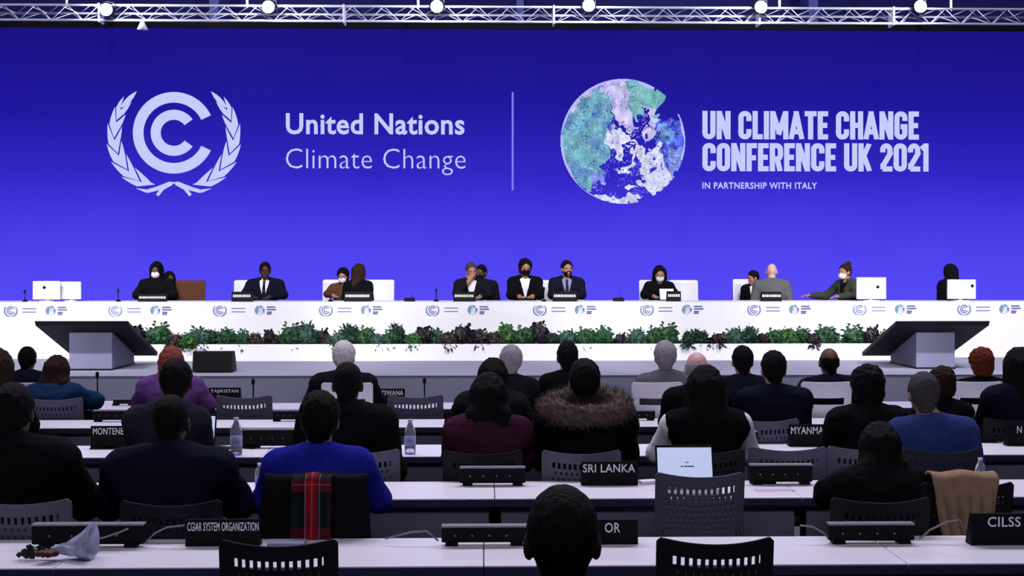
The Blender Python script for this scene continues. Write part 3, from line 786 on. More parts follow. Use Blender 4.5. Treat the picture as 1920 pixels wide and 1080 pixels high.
def torso_prims(k, i=0.0, belly=1.0):
    T_, R, sw = k['T'], k['R'], k['sw']
    P_ = [ELL(T_(0, -.005, .03), (.175, .125, .13), R, i), ELL(T_(0, .012, .20), (.152 * belly, .122 * belly, .17), R, i), ELL(T_(0, .0, .37), (.168 * sw / .19, .122, .175), R, i),
          CAP(T_(-sw + .03, -.01, .475), T_(sw - .03, -.01, .475), .068, None, i), ELL(T_(0, -.045, .43), (.15 * sw / .19, .07, .12), R, i)]
    for s in (-1, 1): P_.append(CAP(k['N'] + np.array((s * .02, -.015, -.005)), T_(s * (sw - .02), -.012, .505), .05, .05, i))
    return P_
def arm_prims(k, i=0.0, cuff=1.0):
    o = []
    for s in 'LR':
        sh, el, wr, d = k['J'][s]
        o += [CAP(sh, el, .058, .046, i), CAP(el, el + (wr - el) * cuff, .046, .033, i)]
    return o
LEGS = []
def leg_prims(i=0.0, low=.10):
    o = []
    for s in (-1, 1): o += [CAP((s * .09, .02, .535), (s * .12, .46, .515), .088, .064, i), CAP((s * .12, .46, .51), (s * .125, .42, low), .06, .045, i)]
    return o
def foot_prims(i=0.0):
    return [p for s in (-1, 1) for p in (CAP((s * .125, .40, .055), (s * .14, .60, .04), .042, .034, i), CAP((s * .125, .42, .14), (s * .125, .405, .06), .042, .04, i))]

_cache = {}
def body_mesh(k, key, fine):
    key = ('body',) + key
    if key in _cache: return _cache[key]
    f = Field((-.62, -.36, -.01), (.62, .95, 1.52), .0085 if fine else .0105)
    for p in torso_prims(k): f.add(p, .04)
    N, Hc, Hm = k['N'], k['Hc'], k['Hm']
    for p in leg_prims(): f.add(p, .03)
    for p in foot_prims(): f.add(p, .02)
    for p in arm_prims(k): f.add(p, .025)
    H = lambda x, y, z: Hc + Hm @ np.array((x, y, z))
    f.add(CAP(N + np.array((0, -.005, -.03)), H(0, -.025, -.06), .062, .056), .03)
    # head and face
    f.add(ELL(H(0, -.012, .025), (.076, .096, .098), Hm), .02)
    f.add(ELL(H(0, .028, -.05), (.056, .062, .066), Hm), .025)
    f.add(ELL(H(0, .062, -.088), (.026, .024, .022), Hm), .02)
    for s in (-1, 1):
        f.add(ELL(H(s * .077, -.008, -.008), (.013, .024, .034), Hm), .008)
        f.add(ELL(H(s * .033, .083, .005), (.017, .012, .011), Hm), .012, True)
        f.add(ELL(H(s * .032, .079, .003), (.012, .012, .012), Hm), .005)
        f.add(CAP(H(s * .015, .087, .026), H(s * .048, .075, .026), .008), .012)
        f.add(ELL(H(s * .04, .062, -.028), (.02, .018, .018), Hm), .02)
    f.add(CAP(H(0, .088, .012), H(0, .104, -.026), .009, .013), .012)
    f.add(ELL(H(0, .083, -.056), (.024, .012, .007), Hm), .006); f.add(ELL(H(0, .082, -.068), (.02, .012, .008), Hm), .006)
    # hands: palm, four fingers of unequal length, thumb from the palm's side
    for s, nm in ((-1, 'L'), (1, 'R')):
        sh, el, wr, d = k['J'][nm]
        up = np.array((0, 0, 1.)) if abs(d[2]) < .8 else np.array((0, 1., 0)); sd = np.cross(d, up); sd /= np.linalg.norm(sd); up = np.cross(sd, d)
        f.add(CAP(wr, wr + d * .02, .03, .028), .02)
        M = np.stack([sd, d, up], 1); f.add(ELL(wr + d * .052, (.041, .05, .017), M), .015)
        for q, (off, L) in enumerate(((-.031, .058), (-.0105, .07), (.0105, .074), (.031, .066))):
            if s < 0: off = -off
            b0 = wr + d * .085 + sd * off; b1 = b0 + d * (L * .5) + sd * off * .22 - up * .004; b2 = b1 + d * (L * .42) - up * (.02)
            f.add(CAP(b0, b1, .0092, .0086), .006); f.add(CAP(b1, b2, .0086, .0075), .003)
        t0 = wr + d * .03 - sd * (s * .033); t1 = t0 + d * .03 - sd * (s * .026) - up * .006; t2 = t1 + d * .03 - sd * (s * .006) - up * .006
        f.add(CAP(t0, t1, .0125, .011), .01); f.add(CAP(t1, t2, .011, .009), .003)
    _cache[key] = f.mesh('body'); return _cache[key]

def top_mesh(k, key, style):
    key = ('top', style) + key
    if key in _cache: return _cache[key]
    f = Field((-.66, -.42, .40), (.66, .80, 1.32), .0125)
    i = {'suit': .016, 'coat': .032, 'shirt': .010, 'puffer': .042, 'vest': .022}[style]
    belly = {'suit': 1.04, 'coat': 1.1, 'shirt': 1.0, 'puffer': 1.12, 'vest': 1.05}[style]
    for p in torso_prims(dict(k, sw=k['sw'] * .97) if style == 'vest' else k, i, belly): f.add(p, .045)
    if style != 'vest':
        for p in arm_prims(k, i * .85, .93): f.add(p, .035)
    else:
        pass
    T_ = k['T']; N = k['N']
    if style in ('suit', 'coat', 'puffer'): f.add(TOR(N + np.array((0, -.005, .012)), .062, .022 if style == 'suit' else .03, .25, 1.08), .02)
    else: f.add(TOR(N + np.array((0, -.0, .01)), .058, .014, .25, 1.08), .02)
    hem = .455 if style in ('coat', 'suit', 'puffer') else .53
    f.cut(lambda x, y, z: hem - z + 0 * x + 0 * y)
    # neck opening
    f.add(CAP(N + np.array((0, .0, -.01)), N + np.array((0, .03, .14)), .05, .06), .01, True)
    if style in ('suit', 'coat'):
        zc = N[2] - .30
        def vcut(x, y, z):   # lapel opening at the front
            yl = k['R'][1, 1] * y + k['R'][2, 1] * (z - .54)
            inside = np.maximum(np.abs(x) - np.clip((z - zc) * .26, 0, .075), .04 - yl)
            return -inside
        f.cut(vcut)
    _cache[key] = f.mesh('top', noisy(.006 if style in ('suit', 'shirt', 'vest') else .010, 9, 1 + len(_cache), (1, 1, 1.6))); return _cache[key]

def shirt_mesh(k, key):
    key = ('shirtfront',) + key
    if key in _cache: return _cache[key]
    f = Field((-.3, -.2, .5), (.3, .4, 1.3), .012)
    for p in torso_prims(k, .006): f.add(p, .045)
    f.add(TOR(k['N'] + np.array((0, .0, .018)), .056, .013, .25, 1.05), .02)
    f.cut(lambda x, y, z: np.maximum(np.maximum(np.abs(x) - .13, -.06 - y), .56 - z) + 0 * x * y * z)
    _cache[key] = f.mesh('shirt'); return _cache[key]

def tie_obj(k, m, parent):
    N, R = k['N'], k['R']; mb = MB(); bm = mb.bm
    pr = [(.02, .085, .0), (.014, .1, -.03), (.022, .125, -.12), (.034, .145, -.27), (.04, .15, -.36), (.002, .152, -.41)]
    rows = []
    for w_, y, z in pr:
        q = [N + R @ np.array((s * w_, y + d, z)) for d in (.012, 0) for s in (-1, 1)]; rows.append([bm.verts.new(v) for v in (q[0], q[1], q[3], q[2])])
    for a, b in zip(rows, rows[1:]):
        for j in range(4): bm.faces.new((a[j], a[(j + 1) % 4], b[(j + 1) % 4], b[j]))
    bm.faces.new(rows[0]); bm.faces.new(rows[-1])
    return mb.build('tie', m, parent)

def hair_mesh(style):
    """in head coordinates (x right, y face, z up)"""
    if ('hair', style) in _cache: return _cache[('hair', style)]
    big = style in ('long', 'verylong', 'scarf', 'bob', 'longfront')
    f = Field((-.24, -.30, -.5), (.24, .2, .25), .0085) if big else Field((-.18, -.19, -.18), (.18, .18, .22), .007)
    face = lambda p0, n: (lambda x, y, z: n[0] * (y - p0[0]) + n[1] * (z - p0[1]) + 0 * x)
    disp = noisy(.004, 45, 2)
    if style in ('short', 'crop', 'grey'):
        g = {'short': .010, 'crop': .004, 'grey': .016}[style]
        f.add(ELL((0, -.014, .03), (.078 + g, .097 + g, .099 + g)), .01)
        f.add(CAP((0, -.06, -.02), (0, -.055, -.085), .05, .04, g * .3), .03)
        f.cut(face((.068, .062), (.82, -.57))); f.cut(lambda x, y, z: -.098 - z + 0 * x + 0 * y)
        for s in (-1, 1): f.add(ELL((s * .088, .0, -.015), (.02, .026, .04)), .01, True)
        disp = noisy(.0022 if style == 'crop' else .005, 55, 2, (1, 1, .45))
    elif style == 'balding':
        f.add(ELL((0, -.014, .02), (.082, .101, .098)), .01); f.add(CAP((0, -.06, -.02), (0, -.055, -.08), .048, .04), .03)
        f.cut(face((.03, .02), (.9, -.1))); f.cut(lambda x, y, z: -.095 - z + 0 * x + 0 * y); f.cut(lambda x, y, z: z - .045 + .0 * x + 0 * y)
        disp = noisy(.003, 45, 3)
    elif style == 'afro':
        f.add(ELL((0, -.02, .045), (.115, .125, .12)), .01); f.add(ELL((0, -.06, -.03), (.085, .07, .08)), .04)
        f.cut(face((.075, .07), (.82, -.57))); disp = noisy(.014, 26, 4)
    elif style == 'curly':
        f.add(ELL((0, -.02, .04), (.102, .115, .112)), .01); f.add(ELL((0, -.055, -.05), (.08, .06, .07)), .04)
        f.cut(face((.075, .065), (.82, -.57))); disp = noisy(.011, 34, 5)
    elif style == 'bun':
        f.add(ELL((0, -.014, .03), (.086, .106, .108)), .01); f.add(ELL((0, -.07, .13), (.045, .045, .04)), .015); f.add(CAP((0, -.06, -.02), (0, -.055, -.08), .045, .035), .03)
        f.cut(face((.068, .062), (.82, -.57)))
    elif style in ('bob', 'long', 'verylong', 'longfront'):
        L = {'bob': -.13, 'long': -.27, 'verylong': -.36, 'longfront': -.30}[style]
        f.add(ELL((0, -.016, .032), (.094, .112, .11)), .01)
        f.add(CAP((0, -.045, .0), (0, -.085, L - .03), .098, .085), .04)
        for s in (-1, 1): f.add(CAP((s * .065, -.01, .02), (s * .085, -.05, L + .02), .042, .045), .03)
        if style == 'verylong':
            for s in (-1, 1): f.add(CAP((s * .07, -.07, -.1), (s * .12, -.12, L), .06, .05), .04)
        f.cut(face((.066, .062), (.85, -.45)) if style != 'longfront' else face((.07, .055), (.9, -.35)))
        # clear the face
        f.add(ELL((0, .09, -.03), (.062, .07, .10)), .015, True)
        disp = noisy(.010, 30, 6, (1.6, 1.6, .25))
    elif style == 'scarf':
        f.add(ELL((0, -.018, .03), (.1, .12, .118)), .01); f.add(CAP((0, -.03, -.03), (0, -.045, -.2), .096, .13), .05)
        f.add(CAP((-.10, -.05, -.24), (.10, -.05, -.24), .085), .06)
        f.add(ELL((0, .11, -.015), (.056, .07, .085)), .015, True); f.cut(lambda x, y, z: -.36 - z + 0 * x + 0 * y)
        disp = noisy(.008, 18, 7, (1, 1, 2))
    elif style == 'cap':
        f.add(ELL((0, -.014, .035), (.09, .11, .108)), .01); f.cut(lambda x, y, z: -.015 - z + .25 * (y) + 0 * x); disp = noisy(.002, 30, 7)
    _cache[('hair', style)] = f.mesh('hair', disp); return _cache[('hair', style)]

def mask_mesh():
    if 'mask' in _cache: return _cache['mask']
    f = Field((-.12, -.06, -.16), (.12, .16, .06), .007)
    f.add(ELL((0, .045, -.052), (.064, .068, .06)), .01); f.cut(lambda x, y, z: np.maximum(.02 - y, z + .012) + 0 * x * y * z)
    for s in (-1, 1): f.add(CAP((s * .055, .05, -.03), (s * .082, -.002, -.0), .006), .006)
    _cache['mask'] = f.mesh('face_mask'); return _cache['mask']
def beard_mesh():
    if 'beard' in _cache: return _cache['beard']
    f = Field((-.12, -.06, -.16), (.12, .16, .06), .007)
    f.add(ELL((0, .03, -.055), (.062, .066, .068)), .01); f.cut(lambda x, y, z: np.maximum(.0 - y, z + .04 - np.abs(x) * .5) + 0 * x * y * z); f.add(ELL((0, .105, -.062), (.028, .03, .012)), .01, True)
    _cache['beard'] = f.mesh('beard', noisy(.002, 60, 1)); return _cache['beard']
def eyes_mesh():
    if 'eyes' in _cache: return _cache['eyes']
    mb = MB()
    for s in (-1, 1): mb.lathe([(.001, -.007), (.0065, -.004), (.0075, 0), (.0065, .004), (.001, .006)], (s * .032, .0875, .003), 10, 'y')
    _cache['eyes'] = mb.mesh('eyes', True); return _cache['eyes']
def legs_mesh():
    if 'legs' in _cache: return _cache['legs']
    f = Field((-.36, -.26, .06), (.36, .64, .74), .013)
    f.add(ELL((0, -.005, .57), (.178, .13, .13), None, .008), .04)
    for p in leg_prims(.014, .12): f.add(p, .03)
    f.cut(lambda x, y, z: .09 - z + 0 * x + 0 * y)
    _cache['legs'] = f.mesh('trousers', noisy(.005, 10, 3)); return _cache['legs']
def shoes_mesh():
    if 'shoes' in _cache: return _cache['shoes']
    f = Field((-.26, .30, -.01), (.26, .72, .22), .011)
    for p in foot_prims(.010): f.add(p, .02)
    f.cut(lambda x, y, z: np.maximum(.004 - z, z - .13) + 0 * x + 0 * y)
    _cache['shoes'] = f.mesh('shoes'); return _cache['shoes']

SK = {'dark': skinm('dark', (62, 40, 32)), 'brown': skinm('brown', (98, 64, 48)), 'tan': skinm('tan', (166, 118, 92)), 'pale': skinm('pale', (204, 162, 158))}
HR = {'black': hairm('black', (14, 12, 13)), 'brown': hairm('brown', (48, 32, 26)), 'red': hairm('auburn', (110, 48, 34)), 'grey': hairm('grey', (158, 152, 160)), 'white': hairm('white', (218, 212, 216)), 'dgrey': hairm('dark_grey', (70, 66, 70))}
M_trou = cloth('trousers_black', (18, 18, 22)); M_shoe = mat('shoe_leather', (14, 12, 12), .4); M_eye = mat('eye_dark', (20, 14, 12), .2)
CL = {'black': cloth('black', (15, 15, 18)), 'charcoal': cloth('charcoal', (24, 24, 30)), 'navy': cloth('navy', (19, 21, 38)), 'cobalt': cloth('cobalt', (32, 36, 146)), 'slate': cloth('slate', (38, 38, 48)), 'grey': cloth('grey', (98, 96, 108)),
      'white': cloth('white', (226, 224, 232)), 'blue': cloth('denim_blue', (48, 62, 118)), 'plum': cloth('plum', (60, 28, 46)), 'purple': cloth('purple', (104, 68, 128)), 'pink': cloth('pink', (176, 104, 150)), 'orange': cloth('rust_scarf', (132, 70, 62)),
      'teal': cloth('teal', (24, 50, 84)), 'brown': cloth('brown', (88, 56, 44)), 'olive': cloth('olive', (56, 62, 50)), 'tan': cloth('tan', (150, 122, 100)), 'red': cloth('red', (140, 26, 34)), 'ash': cloth('ash_grey', (92, 94, 96)), 'paleblue': cloth('pale_blue', (128, 136, 178)), 'blackmask': cloth('mask_black', (18, 18, 22))}

ZTAB = .74
PEOPLE = []
def person(label, px, top, Y, base=0.0, face=1, yaw=0, S=None, lean=4, sw=.19, head=(0, 0, 0), arms='table', skin='brown', hair=('short', 'black'), topc=('suit', 'black'), shirt=None, tie=None,
           mask=None, beard=None, hshift=0.0, group=None, fine=False, top_name=None, hair_name='hair', sleeves=None):
    k = skeleton(lean, sw, head, arms, hshift)
    p = at(px, top, Y)
    h0 = {'afro': .165, 'curly': .152, 'bun': .17, 'scarf': .148, 'bob': .142, 'long': .142, 'verylong': .142, 'longfront': .142, 'grey': .146, 'cap': .143}.get(hair[0] if hair else '', .135 if hair else .124)
    topz = k['Hc'][2] + h0 * abs(k['Hm'][2, 2]) + .02 * abs(math.sin(math.radians(head[1])))
    if S is None: S = (p.z - base) / topz
    tz = round(((ZTAB if base < .1 else ZD - ZS) + .052) / S, 2)
    k = skeleton(lean, sw, head, arms, hshift, tz)
    key = (lean, sw, head, arms if isinstance(arms, str) else tuple(arms), hshift, fine, tz)
    rz = math.radians(yaw) + (0 if face > 0 else math.pi)
    c, s_ = math.cos(rz), math.sin(rz)
    hx, hy = k['Hc'][0] * S, k['Hc'][1] * S
    root = empty('person', (p.x - (c * hx - s_ * hy), Y - (s_ * hx + c * hy), base), rz, label, 'person', group)
    root.scale = (S, S, S)
    link('body', body_mesh(k, key, fine), SK[skin], root)
    st, cc = topc
    nm = top_name or {'suit': 'jacket', 'coat': 'coat', 'shirt': 'shirt', 'puffer': 'padded_jacket', 'vest': 'vest'}[st]
    link(nm, top_mesh(k, key, st), CL[cc], root)
    if st == 'vest' and sleeves: link('shirt', top_mesh(k, key, 'shirt'), CL[sleeves], root)
    link('trousers', legs_mesh(), M_trou, root); link('shoes', shoes_mesh(), M_shoe, root)
    Hm = Matrix([list(r) for r in k['Hm']]).to_euler(); Hc = tuple(k['Hc'])
    if hair: link('headscarf' if hair[0] == 'scarf' else 'cap' if hair[0] == 'cap' else hair_name, hair_mesh(hair[0]), CL[hair[1]] if hair[0] in ('scarf',) else HR[hair[1]], root, Hc, Hm)
    if face < 0 or abs(head[0]) > 40 or abs(yaw) > 40:
        link('eyes', eyes_mesh(), M_eye, root, Hc, Hm)
    if mask: link('face_mask', mask_mesh(), CL[mask], root, Hc, Hm)
    if beard: link('beard', beard_mesh(), HR[beard], root, Hc, Hm)
    if shirt: link('shirt', shirt_mesh(k, key), CL[shirt], root)
    if tie: tie_obj(k, CL[tie], root)
    PEOPLE.append((root, S, k))
    return root
# ================================================================== dais: chairs, people, things on the desk
def shell_mesh(wd, z0, z1, holes, dip=0.02, curve=0.05, nx=60, nz=40, taper=0.0, thick=.012):
    """curved chair back, open where holes(u, v) says so; u, v run 0..1 across and down"""
    us = np.linspace(0, 1, nx + 1); vs = np.linspace(0, 1, nz + 1)
    V = []; F = []
    for side in (0, 1):
        for v in vs:
            for u in us:
                x = (u - .5) * wd * (1 - taper * v); c_ = (2 * u - 1) ** 2
                zt_ = z1 - dip * (1 - c_) - .03 * max(0, c_ - .86) / .14 * .6
                V.append((x, curve * (c_ - 1) * 1.0 + side * thick + (v - .3) * .05, zt_ + (z0 - zt_) * v))
    n1 = (nx + 1) * (nz + 1); idf = lambda s, j, i: s * n1 + j * (nx + 1) + i
    solid = np.ones((nz, nx), bool)
    for j in range(nz):
        for i in range(nx):
            if holes((i + .5) / nx, (j + .5) / nz): solid[j, i] = False
    for j in range(nz):
        for i in range(nx):
            if not solid[j, i]: continue
            a, b, c_, d = (j, i), (j, i + 1), (j + 1, i + 1), (j + 1, i)
            F.append([idf(0, *a), idf(0, *d), idf(0, *c_), idf(0, *b)]); F.append([idf(1, *a), idf(1, *b), idf(1, *c_), idf(1, *d)])
            for (dj, di, p, q) in ((-1, 0, a, b), (0, 1, b, c_), (1, 0, c_, d), (0, -1, d, a)):
                jj, ii = j + dj, i + di
                if not (0 <= jj < nz and 0 <= ii < nx) or not solid[jj, ii]:
                    F.append([idf(0, *p), idf(0, *q), idf(1, *q), idf(1, *p)])
    return np_mesh('back_panel', np.array(V), np.array(F), False)
def perf(u, v):
    if not (.12 < u < .88): return False
    rows = [(.155, .235, 2), (.275, .325, 1), (.375, .415, 1), (.465, .495, 1), (.545, .57, 1), (.62, .645, 1), (.70, .72, 1)]
    for r, (a, b, w_) in enumerate(rows):
        if a < v < b:
            q = (u * 60 + (2 if r % 2 else 0)) % 4
            return q < (1.6 if r == 0 else 1.2)
    return False
def slot(u, v): return .30 < v < .42 and .16 < u < .84
BACK_G = shell_mesh(.42, .52, .90, perf, .022, .045, 60, 80)
BACK_W = shell_mesh(.38, .60, 1.005, slot, .004, .03, 40, 40)
BACK_S = shell_mesh(.44, .52, 1.06, lambda u, v: False, .0, .05, 24, 12)
SEAT = MB().box((0, .23, .368), (.40, .40, .024), .01).mesh('seat')
LEGM = [MB().tube([(s * .21, y0, .38), (s * .215, y1, .0)], .011, 8).mesh('leg', True) for s in (-1, 1) for y0, y1 in ((.40, .44), (.03, -.02))]
UPR = [MB().tube([(s * .205, .05, .38), (s * .20, .02, .50), (s * .18, .006, .62)], .011, 8).mesh('upright', True) for s in (-1, 1)]
def chair(label, px, Y, base=0.0, kind='g', yaw=0, group=None, dy=0):
    p = at(px, 800, Y)
    o = empty({'g': 'conference_chair', 'w': 'white_chair', 's': 'dais_chair'}[kind], (p.x, Y, base), math.radians(yaw), label, 'chair', group)
    bk = {'g': BACK_G, 'w': BACK_W, 's': BACK_S}[kind]; mm = (M_chair_d if 'dark' in label.split()[:2] else M_chair) if kind == 'g' else M_chair_w
    link('back_panel', bk, mm, o); link('seat', SEAT, mm, o)
    for q in LEGM: link('leg', q, M_metal, o)
    for q in UPR: link('upright', q, M_metal, o)
    return o

YDP = 18.9
ZB = ZS
def dchair(label, px, Y=19.15):
    o = chair(label, px, Y, ZB, 's', 180, 'white chairs behind the dais desk'); return o
dchair('white chair behind the dais desk at the person with the hand on the face', 885); dchair('white chair behind the long haired person in black on the dais', 712, 19.75)
dchair('white chair behind the dark skinned person in a dark suit with white shirt', 467, 19.2); dchair('white chair behind the short haired person in a blazer and white shirt', 1004)
dchair('white chair behind the bearded person in suit and tie', 1066, 19.25); dchair('white chair of the black haired person in a white mask reading', 1226, 19.25); dchair('empty white chair beside the black haired person in a white mask', 1281, 19.2)
dchair('white chair behind the dark haired person next to the bald one in grey', 1400, 20.5); dchair('white chair behind the curly haired person in a brown top', 632, 19.95)
bc = dchair('brown backed chair beside the two people in dark clothes on the dais', 357, 19.0)
for ch in bc.children:
    if ch.name.startswith('back_panel') or ch.name.startswith('seat'): ch.material_slots[0].link = 'OBJECT'; ch.material_slots[0].material = CL['brown']

G = 'people seated on the dais'
person('person in a black hood and white face mask behind the dais nearest the first lectern', 293, 499, YDP, ZB, -1, S=.97, hair=('scarf', 'black'), topc=('suit', 'black'), shirt='black', skin='brown', mask='white', group=G, sw=.2)
person('dark haired person in black leaning behind the hooded person on the dais', 318, 508, YDP + .72, ZB, -1, hair=('bob', 'black'), topc=('suit', 'black'), skin='dark', head=(35, 5, 0), group=G, arms='lap')
person('dark skinned person in dark suit and white shirt leaning back behind the dais', 497, 503, YDP, ZB, -1, lean=2, S=.97, hair=('short', 'black'), topc=('suit', 'navy'), shirt='white', tie='navy', skin='dark', group=G, head=(10, 0, 0), sw=.22)
person('curly haired person in a brown top and white mask on the dais', 643, 501, YDP + .7, ZB, -1, hair=('curly', 'black'), topc=('shirt', 'brown'), mask='white', skin='tan', group=G, head=(-10, 8, 0))
person('person with long dark hair and black jacket turned away on the dais', 674, 506, YDP - .05, ZB, -1, yaw=150, S=.95, hair=('long', 'brown'), topc=('suit', 'black'), skin='tan', group=G, arms='lap')
person('person in a suit resting the face on a hand at the dais centre', 884, 496, YDP, ZB, -1, S=.97, hair=('short', 'dgrey'), topc=('suit', 'charcoal'), shirt='white', tie='white', skin='tan', head=(12, 6, 6), arms=('table', 'chin'), group=G, sw=.2)
person('person leaning in behind the one resting the face on a hand', 902, 496, YDP + .75, ZB, -1, hair=('short', 'black'), topc=('suit', 'charcoal'), skin='brown', head=(-30, 5, 0), arms='lap', group=G, mask='blackmask')
person('dais person with dark wavy hair in a black blazer and white shirt', 985, 487, YDP, ZB, -1, S=1.0, hair=('curly', 'black'), topc=('suit', 'black'), shirt='white', mask='blackmask', skin='tan', head=(8, 0, 0), arms='front', group=G)
person('bearded person in a navy suit and patterned tie on the dais', 1063, 490, YDP, ZB, -1, S=.99, hair=('short', 'black'), topc=('suit', 'navy'), shirt='paleblue', tie='plum', beard='black', skin='tan', head=(14, -4, 0), arms='front', group=G, sw=.2)
person('black haired person in black with white mask reading papers on the dais', 1237, 510, YDP, ZB, -1, S=.94, hair=('long', 'black'), topc=('suit', 'black'), shirt='black', mask='white', skin='tan', head=(0, 16, 0), group=G, lean=8, sw=.17)
person('dark haired person in black behind the bald person on the dais', 1412, 507, YDP + 1.25, ZB, -1, hair=('short', 'black'), topc=('suit', 'black'), shirt='white', skin='tan', head=(-40, 10, 0), group=G, arms='lap', yaw=-30)
person('bald person in a grey jacket turned away from the audience on the dais', 1447, 499, YDP - .1, ZB, -1, yaw=168, S=.96, hair=None, topc=('suit', 'ash'), skin='pale', group=G, arms='lap', sw=.215)
person('dais person in profile with tied dark hair, white mask and olive jacket', 1584, 499, YDP, ZB, -1, yaw=-62, S=.96, hair=('bun', 'brown'), topc=('suit', 'olive'), shirt='black', mask='white', skin='tan', group=G, arms=('table', 'reach'), lean=10)
person('black haired person half hidden by the farthest white monitor on the dais', 1780, 508, YDP + .1, ZB, -1, yaw=-150, S=.95, hair=('long', 'black'), topc=('coat', 'black'), skin='tan', group=G, arms='lap')

# white monitors seen from behind on the desk
def monitor(label, x0, x1, top, Y, dot, tilt=0, bottom=561):
    a, b_ = at(x0, top, Y), at(x1, bottom, Y); wd = b_.x - a.x; z0, z1 = b_.z, a.z
    o = empty('white_monitor', ((a.x + b_.x) / 2, Y, ZD), math.radians(tilt), label, 'monitor', 'white monitors on the dais desk')
    h = z1 - ZD; zc = .03
    MB().box((0, 0, zc + (h - zc) / 2), (wd, .04, h - zc), .008).build('case', M_white, o)
    MB().box((0, .03, .006), (wd * .5, .16, .012), .004).build('base', M_white, o); MB().box((0, .035, .1), (.05, .03, .19), .006).build('stem', M_white, o)
    MB().box((0, .0215, zc + (h - zc) / 2), (wd - .03, .004, h - zc - .03)).build('screen', M_black, o)
    if dot is not None:
        q = at(dot[0], dot[1], Y); MB().lathe([(.022, 0), (.022, -.004), (.001, -.0045)], (q.x - o.location.x, -.0205, q.z - ZD), 14, 'y').build('badge', M_black, o)
monitor('white monitor with a dark round badge at the laurel emblem end of the dais desk', 62, 113, 527, 18.1, (84, 539))
monitor('plain white monitor beside the badged monitor at the dais desk end', 114, 152, 528, 18.22, None)
monitor('large white monitor beside the profile person in a white mask', 1606, 1661, 520, 18.1, (1645, 538))
monitor('white monitor with a dark badge covering a black haired person', 1776, 1829, 524, 18.1, (1822, 536))

def illegible(px0, px1, py, wd_px, Y, parent_x, z0):
    pass
def dais_plate(label, x0, x1, Y=17.98, top=547, lines=1):
    a, b_ = at(x0, top, Y), at(x1, 564, Y); wd = b_.x - a.x; h = a.z - ZD
    o = empty('name_plate', ((a.x + b_.x) / 2, Y, ZD), 0, label, 'sign', 'name plates on the dais desk')
    MB().prism([(-wd / 2, 0, .001), (-wd / 2, .02, h), (-wd / 2, .028, h), (-wd / 2, .06, .001)], (wd, 0, 0)).build('plate', M_black, o)
    mb = MB(); x = -wd / 2 + .02; r = random.Random(int(x0))
    while x < wd / 2 - .03:
        q = r.uniform(.012, .03); yb = -.003 + .02 * .45; mb.box((x + q / 2, .02 * .58 - .004, h * .58), (q, .003, h * .26)); x += q + .008
    mb.build('lettering', M_lite, o)
dais_plate('black name plate before the hooded person on the dais', 258, 312, top=552); dais_plate('black name plate beside the dark skinned person in a suit on the dais', 434, 474)
dais_plate('black name plate before the curly haired and long haired pair', 645, 697); dais_plate('black name plate before the person resting the face on a hand', 850, 892)
dais_plate('black name plate before the bearded person in a tie', 1036, 1082); dais_plate('black name plate at the right hand of the masked person reading papers', 1250, 1277, top=546)
dais_plate('black name plate before the bald person in grey', 1427, 1466, top=547)
# desk microphones and small items on the dais
def mic(label, px, ytop, Y, zb, group, lean=.0):
    p = at(px, ytop, Y); h = p.z - zb
    o = empty('gooseneck_microphone', (p.x, Y, zb), 0, label, 'microphone', group)
    MB().lathe([(.035, 0), (.035, .012), (.012, .03), (.008, .034)], (0, 0, 0), 16).build('base', M_black, o)
    MB().tube([(0, 0, .03), (lean * .3, 0, h * .5), (lean, -.01, h - .03)], .006, 6).build('stem', M_black, o, True)
    MB().lathe([(.008, -.03), (.014, -.02), (.014, .012), (.006, .02)], (lean, -.01, h - .02), 12).build('head', M_black, o, True)
for px, tp, lb in ((47, 543, 'slim microphone on the dais beside the badged white monitor'), (222, 541, 'slim microphone on the dais near the hooded person'), (818, 541, 'slim microphone on the dais near the person resting the face on a hand'),
               (620, 553, 'slim microphone on the dais near the curly haired person'), (1020, 538, 'slim microphone on the dais between the blazer and the bearded person')):
    mic(lb, px, tp, 18.05, ZD, 'slim microphones on the dais')
for px, lb in ((768, 'small black desk unit on the dais next to the slim microphone'), (1160, 'small black desk unit on the dais beyond the bearded person')):
    p = at(px, 560, 18.05); o = empty('desk_unit', (p.x, 18.05, ZD), 0, lb, 'desk unit')
    MB().prism([(-.075, -.05, .0), (-.075, -.04, .03), (-.075, .06, .05), (-.075, .06, 0)], (.15, 0, 0)).build('case', M_black, o); MB().tube([(0.03, .03, .04), (.035, .02, .1)], .004, 6).build('stem', M_black, o)
p = at(1268, 556, 18.3); tag(MB().box((0, 0, .09), (.2, .012, .17), .002, (-.5, 0, 0)).build('open_papers', M_white, None, loc=(1268 and p.x - .12, 18.4, ZD + .002)), 'white open papers held up before the masked person reading', 'papers')

# ================================================================== delegates' tables
ROWS = {'A': (4.84, .50, 907, 1.60), 'B': (6.24, .50, 928, 1.49), 'C': (7.64, .50, 1388, 1.42), 'D': (9.04, .46, 640, 1.5), 'E': (10.2, .46, 560, 1.5)}
ZTAB = .74
RN = {'A': 'nearest', 'B': 'second', 'C': 'third', 'D': 'fourth', 'E': 'farthest'}
tbl = {}
TABLE_SPOTS = {}
def table_mesh(L, dp, py):
    return (MB().box((0, dp / 2, ZTAB - .015), (L - .004, dp, .03), .003).mesh('tabletop'),
            MB().box((0, -.004, ZTAB - .022), (L - .004, .008, .034)).mesh('edge_band'),
            MB().box((0, py, .56), (L - .06, .016, .28)).mesh('modesty_panel'),
            [MB().box((s * (L / 2 - .09), dp / 2 + .03, .36), (.05, .05, .69), .004).box((s * (L / 2 - .09), dp / 2 - .02, .012), (.06, dp - .06, .024), .004).mesh('leg') for s in (-1, 1)])
